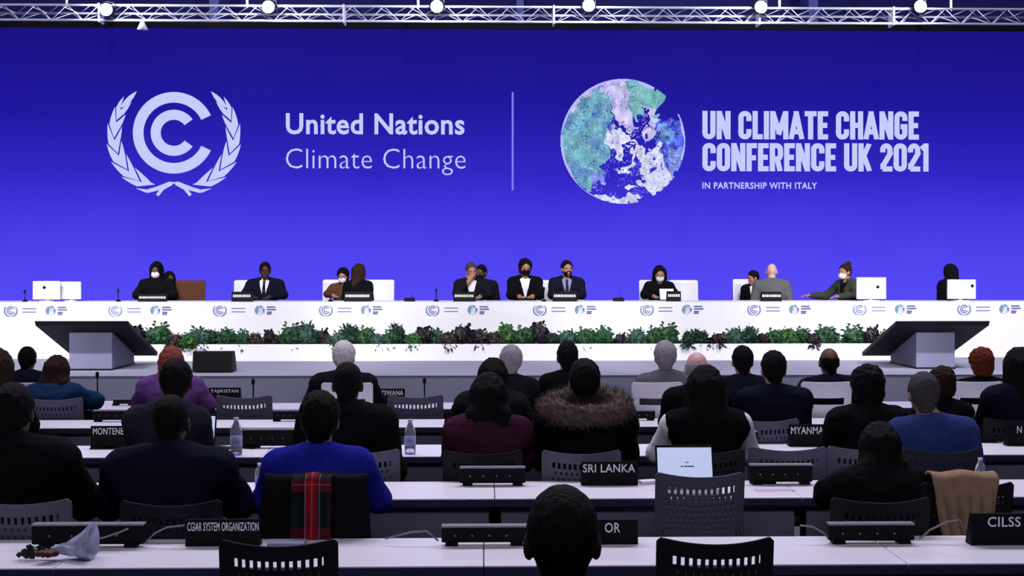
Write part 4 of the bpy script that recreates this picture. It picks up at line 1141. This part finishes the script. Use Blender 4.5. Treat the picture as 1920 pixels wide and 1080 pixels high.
for r, (Yn, dp, seam, L) in ROWS.items():
    ms = table_mesh(L, dp, .22 if r == 'E' else .035); xs = at(seam, 900, Yn).x
    half = 960 / FPX * (Yn + .5) + .25
    i0 = math.floor((-half - xs) / L); i1 = math.ceil((half - xs) / L); n = i1 - i0
    for q, i in enumerate(range(i0, i1)):
        x = xs + (i + .5) * L
        pos = ['at its laurel emblem end', 'second along from the laurel emblem end', 'third along from the laurel emblem end', 'fourth along from the laurel emblem end', 'fifth along from the laurel emblem end', 'sixth along from the laurel emblem end', 'seventh along from the laurel emblem end'][q]
        if q == n - 1: pos = 'at its conference lettering end'
        o = empty('conference_table', (x, Yn, 0), 0, f'white conference table of the {RN[r]} row, {pos}', 'table', f'white tables of the {RN[r]} audience row')
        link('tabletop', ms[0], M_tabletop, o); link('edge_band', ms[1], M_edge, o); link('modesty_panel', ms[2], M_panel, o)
        for q_ in ms[3]: link('leg', q_, M_metal, o)

# ------------------------------------------------------------------ consoles on the tables
def console(label, x0, x1, Y, top, group='black delegate consoles on the tables', lit=None):
    a, b_ = at(x0, top, Y), at(x1, top, Y); wd = b_.x - a.x; h = max(a.z - ZTAB, .05)
    o = empty('delegate_console', ((a.x + b_.x) / 2, Y, ZTAB), 0, label, 'console', group)
    MB().box((0, 0, .014 + (h - .024) / 2), (wd, .045, h - .024), .006).build('case', M_black, o)
    MB().box((0, 0, h - .006), (wd, .05, .008), .002).build('lid', M_device_edge, o)
    for s in (-1, 1): MB().box((s * wd * .38, 0, .007), (.05, .05, .014), .002).build('foot', M_black, o)
    for k_ in range(4): MB().lathe([(.004, 0), (.004, -.003), (.001, -.004)], (-wd * .34 + k_ * wd * .2, -.022, h * .5), 10, 'y').build('button', lit or M_device_edge, o)
M_lilac = mat('lilac_print', (150, 120, 180), .6)
console('black console on the nearest table beside the wrapped bouquet', 62, 272, 5.2, 980)
console('black console on the nearest table beside the head in front', 828, 988, 5.2, 983)
console('black console on the nearest table before the long dark haired person', 1552, 1712, 5.2, 979)
console('black console on the second row table before the plum coat', 862, 985, 6.62, 874, lit=M_lilac)
console('black console on the second row table beside the open laptop', 1405, 1522, 6.62, 869, lit=M_lilac)
console('black console on the third row table between tablet and bottle', 455, 556, 8.02, 803)
console('black console on the third row table before the white sleeved person', 1310, 1420, 8.02, 807)
console('black console on the fourth row table behind the blue sleeve', 175, 252, 9.4, 768)
console('black console on the fourth row table near the white haired person', 512, 572, 9.4, 768)
console('black console on the farthest table near the first microphone', 213, 252, 10.5, 747)
console('black console on the fourth row table before the silver haired person', 1160, 1228, 9.4, 768)

# ------------------------------------------------------------------ country signs
def sign(text, label, x0, x1, Y, top, tx0=None, tx1=None, ty0=None, ty1=None):
    a, b_ = at(x0, top, Y), at(x1, top, Y); wd = b_.x - a.x; h = a.z - ZTAB
    o = empty('country_sign', ((a.x + b_.x) / 2, Y, ZTAB), 0, label, 'sign')
    MB().prism([(-wd / 2, -.004, .0), (-wd / 2, 0, h), (-wd / 2, .012, h), (-wd / 2, .06, 0)], (wd, 0, 0)).build('plate', M_black, o)
    q0, q1 = at(tx0 or x0 + 4, ty1, Y - .008), at(tx1 or x1 - 4, ty0, Y - .008)
    me = text_mesh(text, q1.x - q0.x, None, .012, 'LEFT', 0, 1.05)
    n = len(me.vertices); co = np.empty(n * 3, np.float32); me.vertices.foreach_get('co', co); co = co.reshape(-1, 3)
    co[:, 2] *= (q1.z - q0.z) / (co[:, 2].max() - co[:, 2].min()); me.vertices.foreach_set('co', co.ravel()); me.update()
    link('lettering', me, M_lite, o, (q0.x - o.location.x, -.0075, q0.z - ZTAB))
    return o
sign('SRI LANKA', 'black country sign reading SRI LANKA on the second row table', 1090, 1196, 6.6, 866, 1093, 1191, 870, 886)
sign('CILSS', 'black country sign reading CILSS on the nearest table', 1820, 1990, 5.15, 963, 1852, 1914, 969, 988)
sign('OR', 'black country sign ending in OR beside the head in front', 1060, 1196, 5.2, 975, 1134, 1163, 980, 999)
sign('CGIAR SYSTEM ORGANIZATION', 'wide black sign reading CGIAR SYSTEM ORGANIZATION on the nearest table', 348, 487, 5.2, 974, 351, 485, 979, 996)
sign('MYANMAR', 'black country sign reading MYANMAR on the third row table', 1480, 1556, 8.0, 796, 1483, 1553, 800, 814)
sign('MONTENEGRO', 'black country sign reading MONTENEGRO on the third row table', 170, 262, 8.0, 799, 174, 258, 802, 815)
sign('TAJIKISTAN', 'black country sign reading TAJIKISTAN on the farthest table', 391, 451, 10.5, 727, 395, 447, 730, 738)
sign('BOTSWANA', 'black country sign reading BOTSWANA on the farthest table', 697, 759, 10.5, 729, 701, 756, 732, 741)
sign('N', 'black country sign with the letter N beyond the navy person at the edge', 1888, 1950, 8.0, 796, 1907, 1916, 799, 812)

# ------------------------------------------------------------------ microphones
mic('tall slim microphone before the stage under the slanted lectern', 183, 697, 10.45, ZTAB, 'table microphones in the farthest row')
mic('slim microphone near the sign reading TAJIKISTAN', 475, 710, 10.5, ZTAB, 'table microphones in the farthest row')
mic('slim microphone near the sign reading BOTSWANA', 796, 708, 10.5, ZTAB, 'table microphones in the farthest row')

# ------------------------------------------------------------------ bottles, laptops, papers
M_pet = bpy.data.materials.new('clear_bottle'); M_pet.use_nodes = True
_b = M_pet.node_tree.nodes['Principled BSDF']; _b.inputs['Base Color'].default_value = (.82, .84, .95, 1); _b.inputs['Transmission Weight'].default_value = .85; _b.inputs['Roughness'].default_value = .08; _b.inputs['IOR'].default_value = 1.25
M_blabel = mat('bottle_label', (150, 152, 200), .5)
def bottle(label, px, top, Y, zb=ZTAB):
    p = at(px, top, Y); h = p.z - zb; o = empty('water_bottle', (p.x, Y, zb), 0, label, 'bottle')
    r = min(.036, h * .16)
    MB().lathe([(r * .9, 0), (r, .01), (r, h * .62), (r * .85, h * .74), (r * .4, h * .88), (r * .4, h * .93)], (0, 0, 0), 18).build('flask', M_pet, o, True)
    MB().lathe([(r * .44, h * .92), (r * .44, h), (r * .3, h)], (0, 0, 0), 14).build('cap', mat('bottle_cap', (210, 212, 235), .4), o)
    MB().lathe([(r * 1.02, h * .25), (r * 1.02, h * .5)], (0, 0, 0), 18).build('wrapper', M_blabel, o, True)
bottle('clear water bottle on the third row table behind the cobalt jacket', 443, 783, 7.72)
bottle('clear water bottle on the third row table beside the plum coat', 769, 786, 7.74)
bottle('clear water bottle on the second row table behind the tan coat', 1838, 858, 6.45)
bottle('clear water bottle on the second row table beside the dark suit', 486, 868, 6.5)

M_paper = mat('white_paper', (228, 226, 238), .7, 0, .2, .03)
M_lcd = emit('laptop_page', (196, 206, 246), .9); M_ink = mat('screen_ink', (60, 66, 96), .6)
def laptop(label, x0, x1, top, bot, Y, lines=True):
    a, b_ = at(x0, top, Y + .06), at(x1, top, Y + .06); wd = b_.x - a.x
    o = empty('laptop', ((a.x + b_.x) / 2, Y, ZTAB), 0, label, 'laptop')
    z1 = a.z - ZTAB; hh = math.hypot(z1 - .015, .06); ang = math.atan2(.06, z1 - .015)
    ctr = (0, .03, .012 + (z1 - .012) / 2)
    sc_ = MB().box((0, 0, 0), (wd, .008, hh), .004).build('lid', M_black, o, loc=ctr, rot=(-ang, 0, 0))
    MB().box((0, -.0048, .004), (wd - .018, .002, hh - .035)).build('display', M_lcd, o, loc=ctr, rot=(-ang, 0, 0))
    if lines:
        mb = MB()
        for x_, w_ in ((-.015, .012), (.004, .016), (.03, .034)): mb.box((x_ + .0, -.0062, -.006), (w_, .001, .006))
        mb.box((.012, -.0062, .014), (.02, .001, .004)).build('display_text', M_ink, o, loc=ctr, rot=(-ang, 0, 0))
    MB().box((0, -.12, .008), (wd, .24, .016), .004).build('keyboard_deck', M_device_edge, o)
    mb = MB()
    for j in range(4):
        for i in range(11): mb.box((-wd * .42 + i * wd * .084, -.03 - j * .03, .0175), (wd * .066, .022, .003))
    mb.build('keys', M_black, o)
    return o
laptop('open laptop with a bright page on screen on the second row table', 1228, 1336, 834, 893, 6.5)
laptop('slim upright tablet computer glowing white on the third row table', 384, 407, 776, 834, 7.88, False)

def flat_sheet(label, px, py, Y0, wd, dp, yaw, name='paper_sheet', m=None, cat='paper', th=.002, bend=.0):
    # lies on the table where pixel row py meets its top
    lam = FPX * (CAM_H - ZTAB) / (py - HOR); p = at(px, py, lam)
    tag(MB().box((0, 0, th / 2 + .0005), (wd, dp, th), 0 if th < .006 else .003).build(name, m or M_paper, None, loc=(p.x, p.y, ZTAB), rot=(0, 0, yaw)), label, cat)
flat_sheet('loose white paper on the farthest table under the blue sleeve', 198, 753, 0, .3, .2, .1)
flat_sheet('dark phone lying on the third row table beside the bottle', 462, 838, 0, .09, .15, 1.2, 'mobile_phone', M_black, 'phone', .01)
flat_sheet('dark phone lying beside the tablet on the third row table', 416, 839, 0, .08, .15, 1.0, 'mobile_phone', M_black, 'phone', .01)
flat_sheet('black pen lying on the third row table behind the sign MONTENEGRO', 190, 840, 0, .14, .012, .05, 'pen', M_black, 'pen', .01)
flat_sheet('grey tablet case lying on the nearest table behind an empty chair', 538, 1022, 0, .145, .09, 0, 'tablet_case', mat('grey_case', (120, 118, 150), .6), 'case', .02)
flat_sheet('black glasses lying on the second row table beside the laptop console', 1430, 908, 0, .13, .05, .1, 'glasses_case', M_black, 'case', .014)
flat_sheet('pink tinted leaflet on the second row table before the glasses case', 1452, 921, 0, .2, .06, .05, 'leaflet', mat('pink_leaflet', (205, 175, 215), .6), 'leaflet')
flat_sheet('crumpled papers on the second row table beside the sign SRI LANKA', 1215, 908, 0, .09, .06, .3, 'crumpled_paper', M_paper, 'paper', .018)
flat_sheet('white paper with the pen on the table at the conference lettering edge', 1900, 832, 0, .2, .14, -.2)

# cables
def cable(label, pts, r=.004):
    tag(MB().tube(pts, r, 6).build('cable', M_cable, None, True), label, 'cable')
def tp(px, py, Y): return tuple(at(px, py, Y))
cable('grey cable looping from the console beside the bouquet', [tp(160, 1014, 5.12), tp(195, 1008, 5.13), tp(225, 998, 5.13), tp(241, 991, 5.14)])
cable('pale cable arching on the nearest table beside the wide organization sign', [tp(275, 1014, 5.2), tp(290, 1000, 5.2), tp(312, 989, 5.2), tp(346, 985, 5.19)])
cable('cable arching from the console beside the head in front', [tp(722, 1010, 5.2), tp(770, 998, 5.2), tp(800, 996, 5.2), tp(822, 1014, 5.2)])
cable('cable arching from the console before the long dark haired person', [tp(1500, 985, 5.22), tp(1525, 988, 5.2), tp(1545, 1000, 5.2), tp(1556, 1012, 5.19)])
cable('cable arching under the tan coat on the nearest table', [tp(1724, 1010, 5.2), tp(1745, 993, 5.2), tp(1775, 979, 5.2), tp(1800, 975, 5.22), tp(1815, 1010, 5.2)])

# bouquet on the nearest table
p = at(112, 1044, 4.98)
bq = empty('bouquet', (p.x, 4.98, ZTAB), 0, 'bouquet with a dark red rose in crinkled pale wrapping on the nearest table', 'bouquet')
bm = bmesh.new(); rr = random.Random(3); rings = []
for j in range(7):
    t = j / 6; rad = .018 + .075 * t ** 1.2; ring = []
    for i in range(16):
        a = 2 * math.pi * i / 16; q = rad * (1 + .22 * math.sin(a * 3 + j) * t + rr.uniform(-.12, .12))
        lift = .10 * max(0, math.sin(a)) * max(0, t - .55)
        ring.append(bm.verts.new((-.03 + .155 * t + rr.uniform(-.006, .006), q * math.cos(a) * .8, max(.004, .035 + q * math.sin(a) * (.75 if math.sin(a) > 0 else .42) + lift))))
    rings.append(ring)
for j in range(6):
    for i in range(16): bm.faces.new((rings[j][i], rings[j][(i + 1) % 16], rings[j + 1][(i + 1) % 16], rings[j + 1][i]))
me = bpy.data.meshes.new('wrapping'); bm.to_mesh(me); bm.free()
wr = link('wrapping', me, mat('crinkled_wrap', (176, 178, 205), .3, 0, .6, .35, 30), bq); sm = wr.modifiers.new('s', 'SOLIDIFY'); sm.thickness = .0015
f = Field((-.08, -.06, -.06), (.08, .06, .08), .005)
for q in range(14):
    a = q * 2.4; r_ = .006 + .0022 * q; f.add(ELL((r_ * math.cos(a), r_ * math.sin(a), .0), (.013, .013, .012)), .003)
link('rose', f.mesh('rose', noisy(.004, 50, 3)), mat('rose_red', (74, 22, 30), .7), bq, (-.03, -.05, .035))
mb = MB()
for i in range(16):
    x0 = -.05 - rr.uniform(0, .10); z0 = .02 + rr.uniform(0, .03); a = rr.uniform(0, 6.28); L = rr.uniform(.02, .035)
    d = Vector((math.cos(a), .4 * math.sin(a), .9 * math.sin(a))) * L; n = Vector((-d.z, 0, d.x)) * .5; c0 = Vector((x0, rr.uniform(-.04, .02), z0))
    q = [c0, c0 + d * .5 + n, c0 + d, c0 + d * .5 - n]; mb.prism([(v.x, v.y, max(.003, v.z)) for v in q], (0, .003, 0))
mb.tube([(-.16, -.01, .02), (-.02, -.0, .03)], .004, 6).tube([(-.15, .02, .028), (-.02, .01, .035)], .003, 6)
mb.build('leaves', mat('bouquet_leaf', (20, 24, 26), .6), bq)

# ================================================================== audience chairs
gc = 'grey perforated audience chairs'
chair('empty dark perforated chair at the nearest table below the wide organization sign', 523, 4.60, group=gc); chair('empty dark perforated chair at the nearest table below the laptop', 1340, 4.60, group=gc)
chair('empty grey perforated chair in front of the open laptop', 1312, 6.05, group=gc)
chair('grey chair behind the person at the edge beside the bouquet', 40, 5.42, group=gc, yaw=0); chair('dark chair behind the broad person in a dark suit', 322, 5.38, group=gc)
bchair = chair('dark chair under the black coat and tartan scarf', 597, 5.42, group=gc)
chair('dark chair behind the long dark haired person', 1650, 5.38, group=gc); tchair = chair('dark chair carrying the tan coat', 1812, 5.75, group=gc)
chair('grey chair behind the fur hooded coat', 1090, 6.80, group=gc); chair('grey chair behind the person with lowered shoulder in black', 676, 6.86, group=gc); chair('dark chair behind the plum coat', 905, 6.80, group=gc)
chair('dark chair behind the white sleeved person', 1322, 6.82, group=gc); chair('grey chair behind the curly haired person in black', 1622, 6.92, group=gc); chair('empty grey chair beside the sign reading MYANMAR', 1476, 6.90, group=gc); chair('dark chair behind the person in a denim blue shirt', 1766, 6.80, group=gc)
chair('dark chair behind the person in a slate jacket', 318, 6.86, group=gc)
chair('grey chair behind the person with glasses arms and navy jacket', 1436, 8.19, group=gc); chair('grey chair behind the long haired person in teal', 102, 9.62, group=gc)
chair('empty grey perforated chair by the sign reading TAJIKISTAN', 458, 9.75, group=gc); chair('empty grey perforated chair by the sign reading BOTSWANA', 779, 9.75, group=gc)
chair('dark chair behind the purple lit hair', 1768, 8.19, group=gc); chair('dark chair behind the navy person at the conference lettering edge', 1904, 8.19, group=gc)
chair('dark chair behind the person with teal collar', 918, 8.19, group=gc)
gw = 'white chairs in the farthest audience row'
chair('white chair behind the white haired person in a dark suit', 651, 9.58, kind='w', group=gw); chair('white chair behind the silver haired person in grey', 1232, 9.58, kind='w', group=gw)
chair('white chair behind the bald person in navy', 1549, 9.58, kind='w', group=gw); chair('white chair behind the auburn haired person', 1832, 9.58, kind='w', group=gw)

chair('white chair behind the navy jacket beside the first lectern', 42, 11.0, kind='w', group=gw).scale = (.88, .88, .88)

# ================================================================== the audience
GA = 'seated delegates seen from behind'
YE, YD_, YC, YB_ = 9.85, 8.56, 7.12, 5.68
# farthest row
person('person with dark reddish hair cut by the edge beyond the navy person', -4, 652, YD_, hair=('long', 'brown'), topc=('suit', 'black'), group=GA, sw=.165, arms='front')
person('dark haired person in a navy jacket beside the first lectern', 52, 650, 11.3, hair=('short', 'black'), topc=('suit', 'navy'), skin='brown', group=GA, sw=.185)
person('person with long dark hair and teal blue sleeve under the slanted lectern', 108, 665, 9.95, lean=18, hair=('verylong', 'brown'), topc=('coat', 'teal'), group=GA, arms=('front', 'wide'), sw=.17, head=(-8, 5, 0))
person('person in a rust headscarf and pink shawl', 322, 648, YE, hair=('scarf', 'orange'), topc=('coat', 'purple'), group=GA, sw=.2, skin='brown')
person('white haired person in a dark suit on a white chair', 645, 637, YE, hair=('grey', 'white'), topc=('suit', 'charcoal'), skin='pale', group=GA, sw=.2)
person('grey haired person in a dark suit before the dais centre', 957, 645, YE - .1, hair=('grey', 'grey'), topc=('suit', 'charcoal'), skin='pale', group=GA, sw=.17, head=(10, 0, 4), arms='front')
person('dark cropped haired person beyond the fur hood', 1064, 640, YE, hair=('short', 'black'), topc=('suit', 'black'), skin='tan', group=GA, sw=.165, arms='front')
person('silver haired person in a grey jacket on a white chair', 1247, 637, YE, hair=('grey', 'grey'), topc=('suit', 'grey'), skin='pale', group=GA, sw=.18, arms='front')
person('bald pale person in black between silver hair and white sleeves', 1306, 657, YD_ + .05, hair=('balding', 'grey'), topc=('suit', 'black'), skin='pale', group=GA, sw=.175, arms='front')
person('dark haired person with glasses band in navy before the planter', 1392, 648, YE - .1, hair=('short', 'black'), topc=('suit', 'navy'), skin='tan', group=GA)
person('bald brown person in a navy suit on a white chair', 1554, 650, YE, hair=('balding', 'black'), topc=('suit', 'navy'), skin='brown', group=GA, sw=.195)
person('auburn short haired person in black on a white chair', 1839, 650, YE, hair=('curly', 'red'), topc=('suit', 'black'), skin='pale', group=GA)
# fourth row
person('dark haired person with a teal collar leaning before the grey haired one', 922, 670, YD_, hair=('long', 'black'), topc=('coat', 'charcoal'), skin='brown', group=GA, head=(15, 0, 6), hair_name='hair')
person('broad dark haired person in navy with visible ears on a grey chair', 1450, 657, YD_, hair=('short', 'black'), topc=('suit', 'navy'), skin='tan', group=GA, sw=.2, arms='front')
person('dark haired person with a purple sheen mostly hidden behind denim blue', 1765, 685, YD_, hair=('curly', 'brown'), topc=('suit', 'black'), skin='tan', group=GA, sw=.17, arms='front')
person('person in navy with long black hair at the conference lettering edge', 1910, 650, YD_ - .1, hair=('long', 'black'), topc=('suit', 'navy'), group=GA, sw=.2, arms='front')
# third row
person('person in a slate grey jacket behind the broad dark suit', 331, 672, YC, hair=('short', 'black'), topc=('suit', 'slate'), skin='dark', group=GA, sw=.17, arms='front', hshift=.045)
person('short haired person in black with a lowered shoulder beside the cobalt jacket', 652, 677, YC, hair=('crop', 'black'), topc=('coat', 'black'), skin='dark', group=GA, sw=.2, arms=('table', 'lap'))
person('person with long black hair in a plum coat', 916, 697, YC - .1, hair=('verylong', 'black'), topc=('coat', 'plum'), skin='brown', group=GA, sw=.18, arms='front')
fur = person('black haired person in a dark parka with a fur edged hood', 1096, 672, YC, hair=('short', 'black'), topc=('puffer', 'black'), skin='tan', group=GA, sw=.2, lean=9, arms='front')
person('dark haired person in a black vest with white sleeves', 1322, 683, YC, hair=('bob', 'black'), topc=('vest', 'black'), sleeves='white', skin='tan', group=GA, sw=.2, arms='table')
person('person with curly black hair in black beside the denim blue shirt', 1626, 682, 7.3, hair=('curly', 'black'), topc=('coat', 'black'), skin='dark', group=GA, sw=.18, arms='front', head=(-6, 4, 0))
person('person with dark grey hair in a denim blue shirt', 1731, 697, 7.02, hair=('short', 'dgrey'), topc=('shirt', 'blue'), skin='tan', group=GA, sw=.205, arms='lap', hshift=-.04)
# second row
person('person in black at the edge above the bouquet', 26, 718, YB_, hair=('short', 'black'), topc=('coat', 'black'), skin='dark', group=GA, sw=.22, arms='table', fine=True)
person('broad person in a dark navy suit with cropped hair above the wide sign', 321, 738, YB_, hair=('crop', 'black'), topc=('coat', 'navy'), skin='dark', group=GA, sw=.22, arms='table', fine=True)
person('black haired person in a cobalt blue jacket', 600, 730, YB_ + .05, hair=('grey', 'black'), topc=('suit', 'cobalt'), skin='tan', group=GA, sw=.19, arms='table', fine=True)
person('person with long dark hair bent low beside the tan coat', 1648, 790, 5.95, hair=('verylong', 'black'), topc=('coat', 'black'), skin='tan', group=GA, sw=.215, lean=24, head=(0, 10, 0), arms='table', fine=True)
# nearest
person('dark cropped head in front at the bottom edge', 1054, 905, 2.95, hair=('crop', 'black'), topc=('coat', 'black'), skin='dark', group=GA, sw=.2, fine=True)

# fur hood of the parka
root, S_, k_ = [q for q in PEOPLE if q[0] == fur][0]
N = k_['N']
f = Field(N - np.array((.36, .3, .22)), N + np.array((.36, .25, .22)), .011)
f.add(TOR(N + np.array((0, -.06, .02)), .125, .058, .35, 1.45), .02)
hm = f.mesh('fur_hood', noisy(.014, 30, 9))
M_fur = mat('hood_fur', (92, 78, 74), .9, 0, .1, .5, 40)
fh = link('fur_hood', hm, M_fur, root)
V = np.empty(len(hm.vertices) * 3, np.float32); hm.vertices.foreach_get('co', V); V = V.reshape(-1, 3)
Nn = np.empty(len(hm.vertices) * 3, np.float32); hm.vertices.foreach_get('normal', Nn); Nn = Nn.reshape(-1, 3)
pick = rng.choice(len(V), min(2600, len(V)), False); VV = []; FF = []
for i in pick:
    d = Nn[i] + rng.normal(0, .45, 3); d /= np.linalg.norm(d); L = rng.uniform(.02, .045); sd = np.cross(d, rng.normal(0, 1, 3)); sd = sd / np.linalg.norm(sd) * .0022
    n0 = len(VV); VV += [V[i] + sd, V[i] - sd, V[i] + d * L]; FF.append((n0, n0 + 1, n0 + 2))
fs = link('fur_strands', np_mesh('fur_strands', np.array(VV), np.array(FF), False), M_fur, fh)
fs['kind'] = 'stuff'

# ================================================================== coats hung on chairs
def drape(label, name, m, x0, x1, top, bot, Y, flare=.0, fold=.02, nf=4, thick=.012, back=.2, depth=.07):
    a, b_ = at(x0, top, Y), at(x1, top, Y); zb = at(x0, bot, Y).z; wd = b_.x - a.x
    nx, nz = 44, 46; V = []; F = []
    for j in range(nz + 1):
        t = j / nz
        for i in range(nx + 1):
            u = i / nx; x = (u - .5) * wd * (1 + flare * max(0, t - back))
            if t < back:      # over the top of the chair back, front to back
                ang = math.pi * (t / back) ; y = depth * .5 * math.cos(ang) + 0; z = a.z - .02 + .02 * math.sin(ang)
            else:
                tt = (t - back) / (1 - back); y = -depth * .5 - fold * (math.sin(u * nf * 6.28) * .5 + .5) * tt - .02 * tt; z = a.z - .02 - tt * (a.z - .02 - zb) - .02 * math.sin(u * 9) * tt
            V.append((x, y + mnoise.noise(Vector((u * 4, t * 4, 3))) * .008, z + mnoise.noise(Vector((u * 3, t * 2, 9))) * .008))
    for j in range(nz):
        for i in range(nx):
            q = j * (nx + 1) + i; F.append((q, q + 1, q + nx + 2, q + nx + 1))
    o = empty(name, ((a.x + b_.x) / 2, Y, 0), 0, label, 'coat' if 'coat' in name else 'scarf')
    c_ = link('cloth', np_mesh('cloth', np.array(V), np.array(F)), m, o); md = c_.modifiers.new('s', 'SOLIDIFY'); md.thickness = thick
    return o
drape('black coat hanging over the chair back behind the cobalt jacket', 'hanging_coat', CL['black'], 497, 690, 893, 1030, 5.42, .15, .03, 3)
# tartan scarf
mt = bpy.data.materials.new('tartan'); mt.use_nodes = True; nt = mt.node_tree; b = nt.nodes['Principled BSDF']; b.inputs['Roughness'].default_value = .9; b.inputs['Specular IOR Level'].default_value = .1
tc = nt.nodes.new('ShaderNodeTexCoord'); sp = nt.nodes.new('ShaderNodeSeparateXYZ'); nt.links.new(tc.outputs['Generated'], sp.inputs[0])
def stripes(sock, stops):
    r_ = nt.nodes.new('ShaderNodeValToRGB'); r_.color_ramp.interpolation = 'CONSTANT'
    er = r_.color_ramp; er.elements[0].position = 0; er.elements[0].color = (*lin(stops[0][1]), 1); er.elements.remove(er.elements[1])
    for q, c in stops[1:]:
        e = er.elements.new(q); e.color = (*lin(c), 1)
    nt.links.new(sock, r_.inputs[0]); return r_
g_, r1_, k0_, w0_ = (12, 26, 30), (132, 18, 32), (9, 11, 18), (140, 110, 120)
v_ = stripes(sp.outputs['X'], [(0, g_), (.2, k0_), (.34, w0_), (.37, r1_), (.5, (170, 66, 76)), (.54, r1_), (.66, k0_), (.69, (90, 106, 106)), (.72, g_), (.9, (44, 20, 38))])
h_ = stripes(sp.outputs['Z'], [(0, g_), (.1, k0_), (.22, (120, 40, 60)), (.25, r1_), (.36, k0_), (.39, g_), (.62, k0_), (.8, r1_), (.88, (200, 90, 110)), (.9, r1_), (.95, k0_)])
mx = nt.nodes.new('ShaderNodeMix'); mx.data_type = 'RGBA'; mx.inputs[0].default_value = .3
nt.links.new(v_.outputs[0], mx.inputs[6]); nt.links.new(h_.outputs[0], mx.inputs[7]); nt.links.new(mx.outputs[2], b.inputs['Base Color'])
drape('tartan scarf with red stripes hanging over the black coat', 'tartan_scarf', mt, 549, 624, 891, 1030, 5.385, .0, .006, 2, .006, .2, .10)
drape('tan coat hanging over a chair back at the second row', 'hanging_coat', CL['tan'], 1742, 1864, 889, 1015, 5.72, -.35, .05, 5, .014, .14, .09)
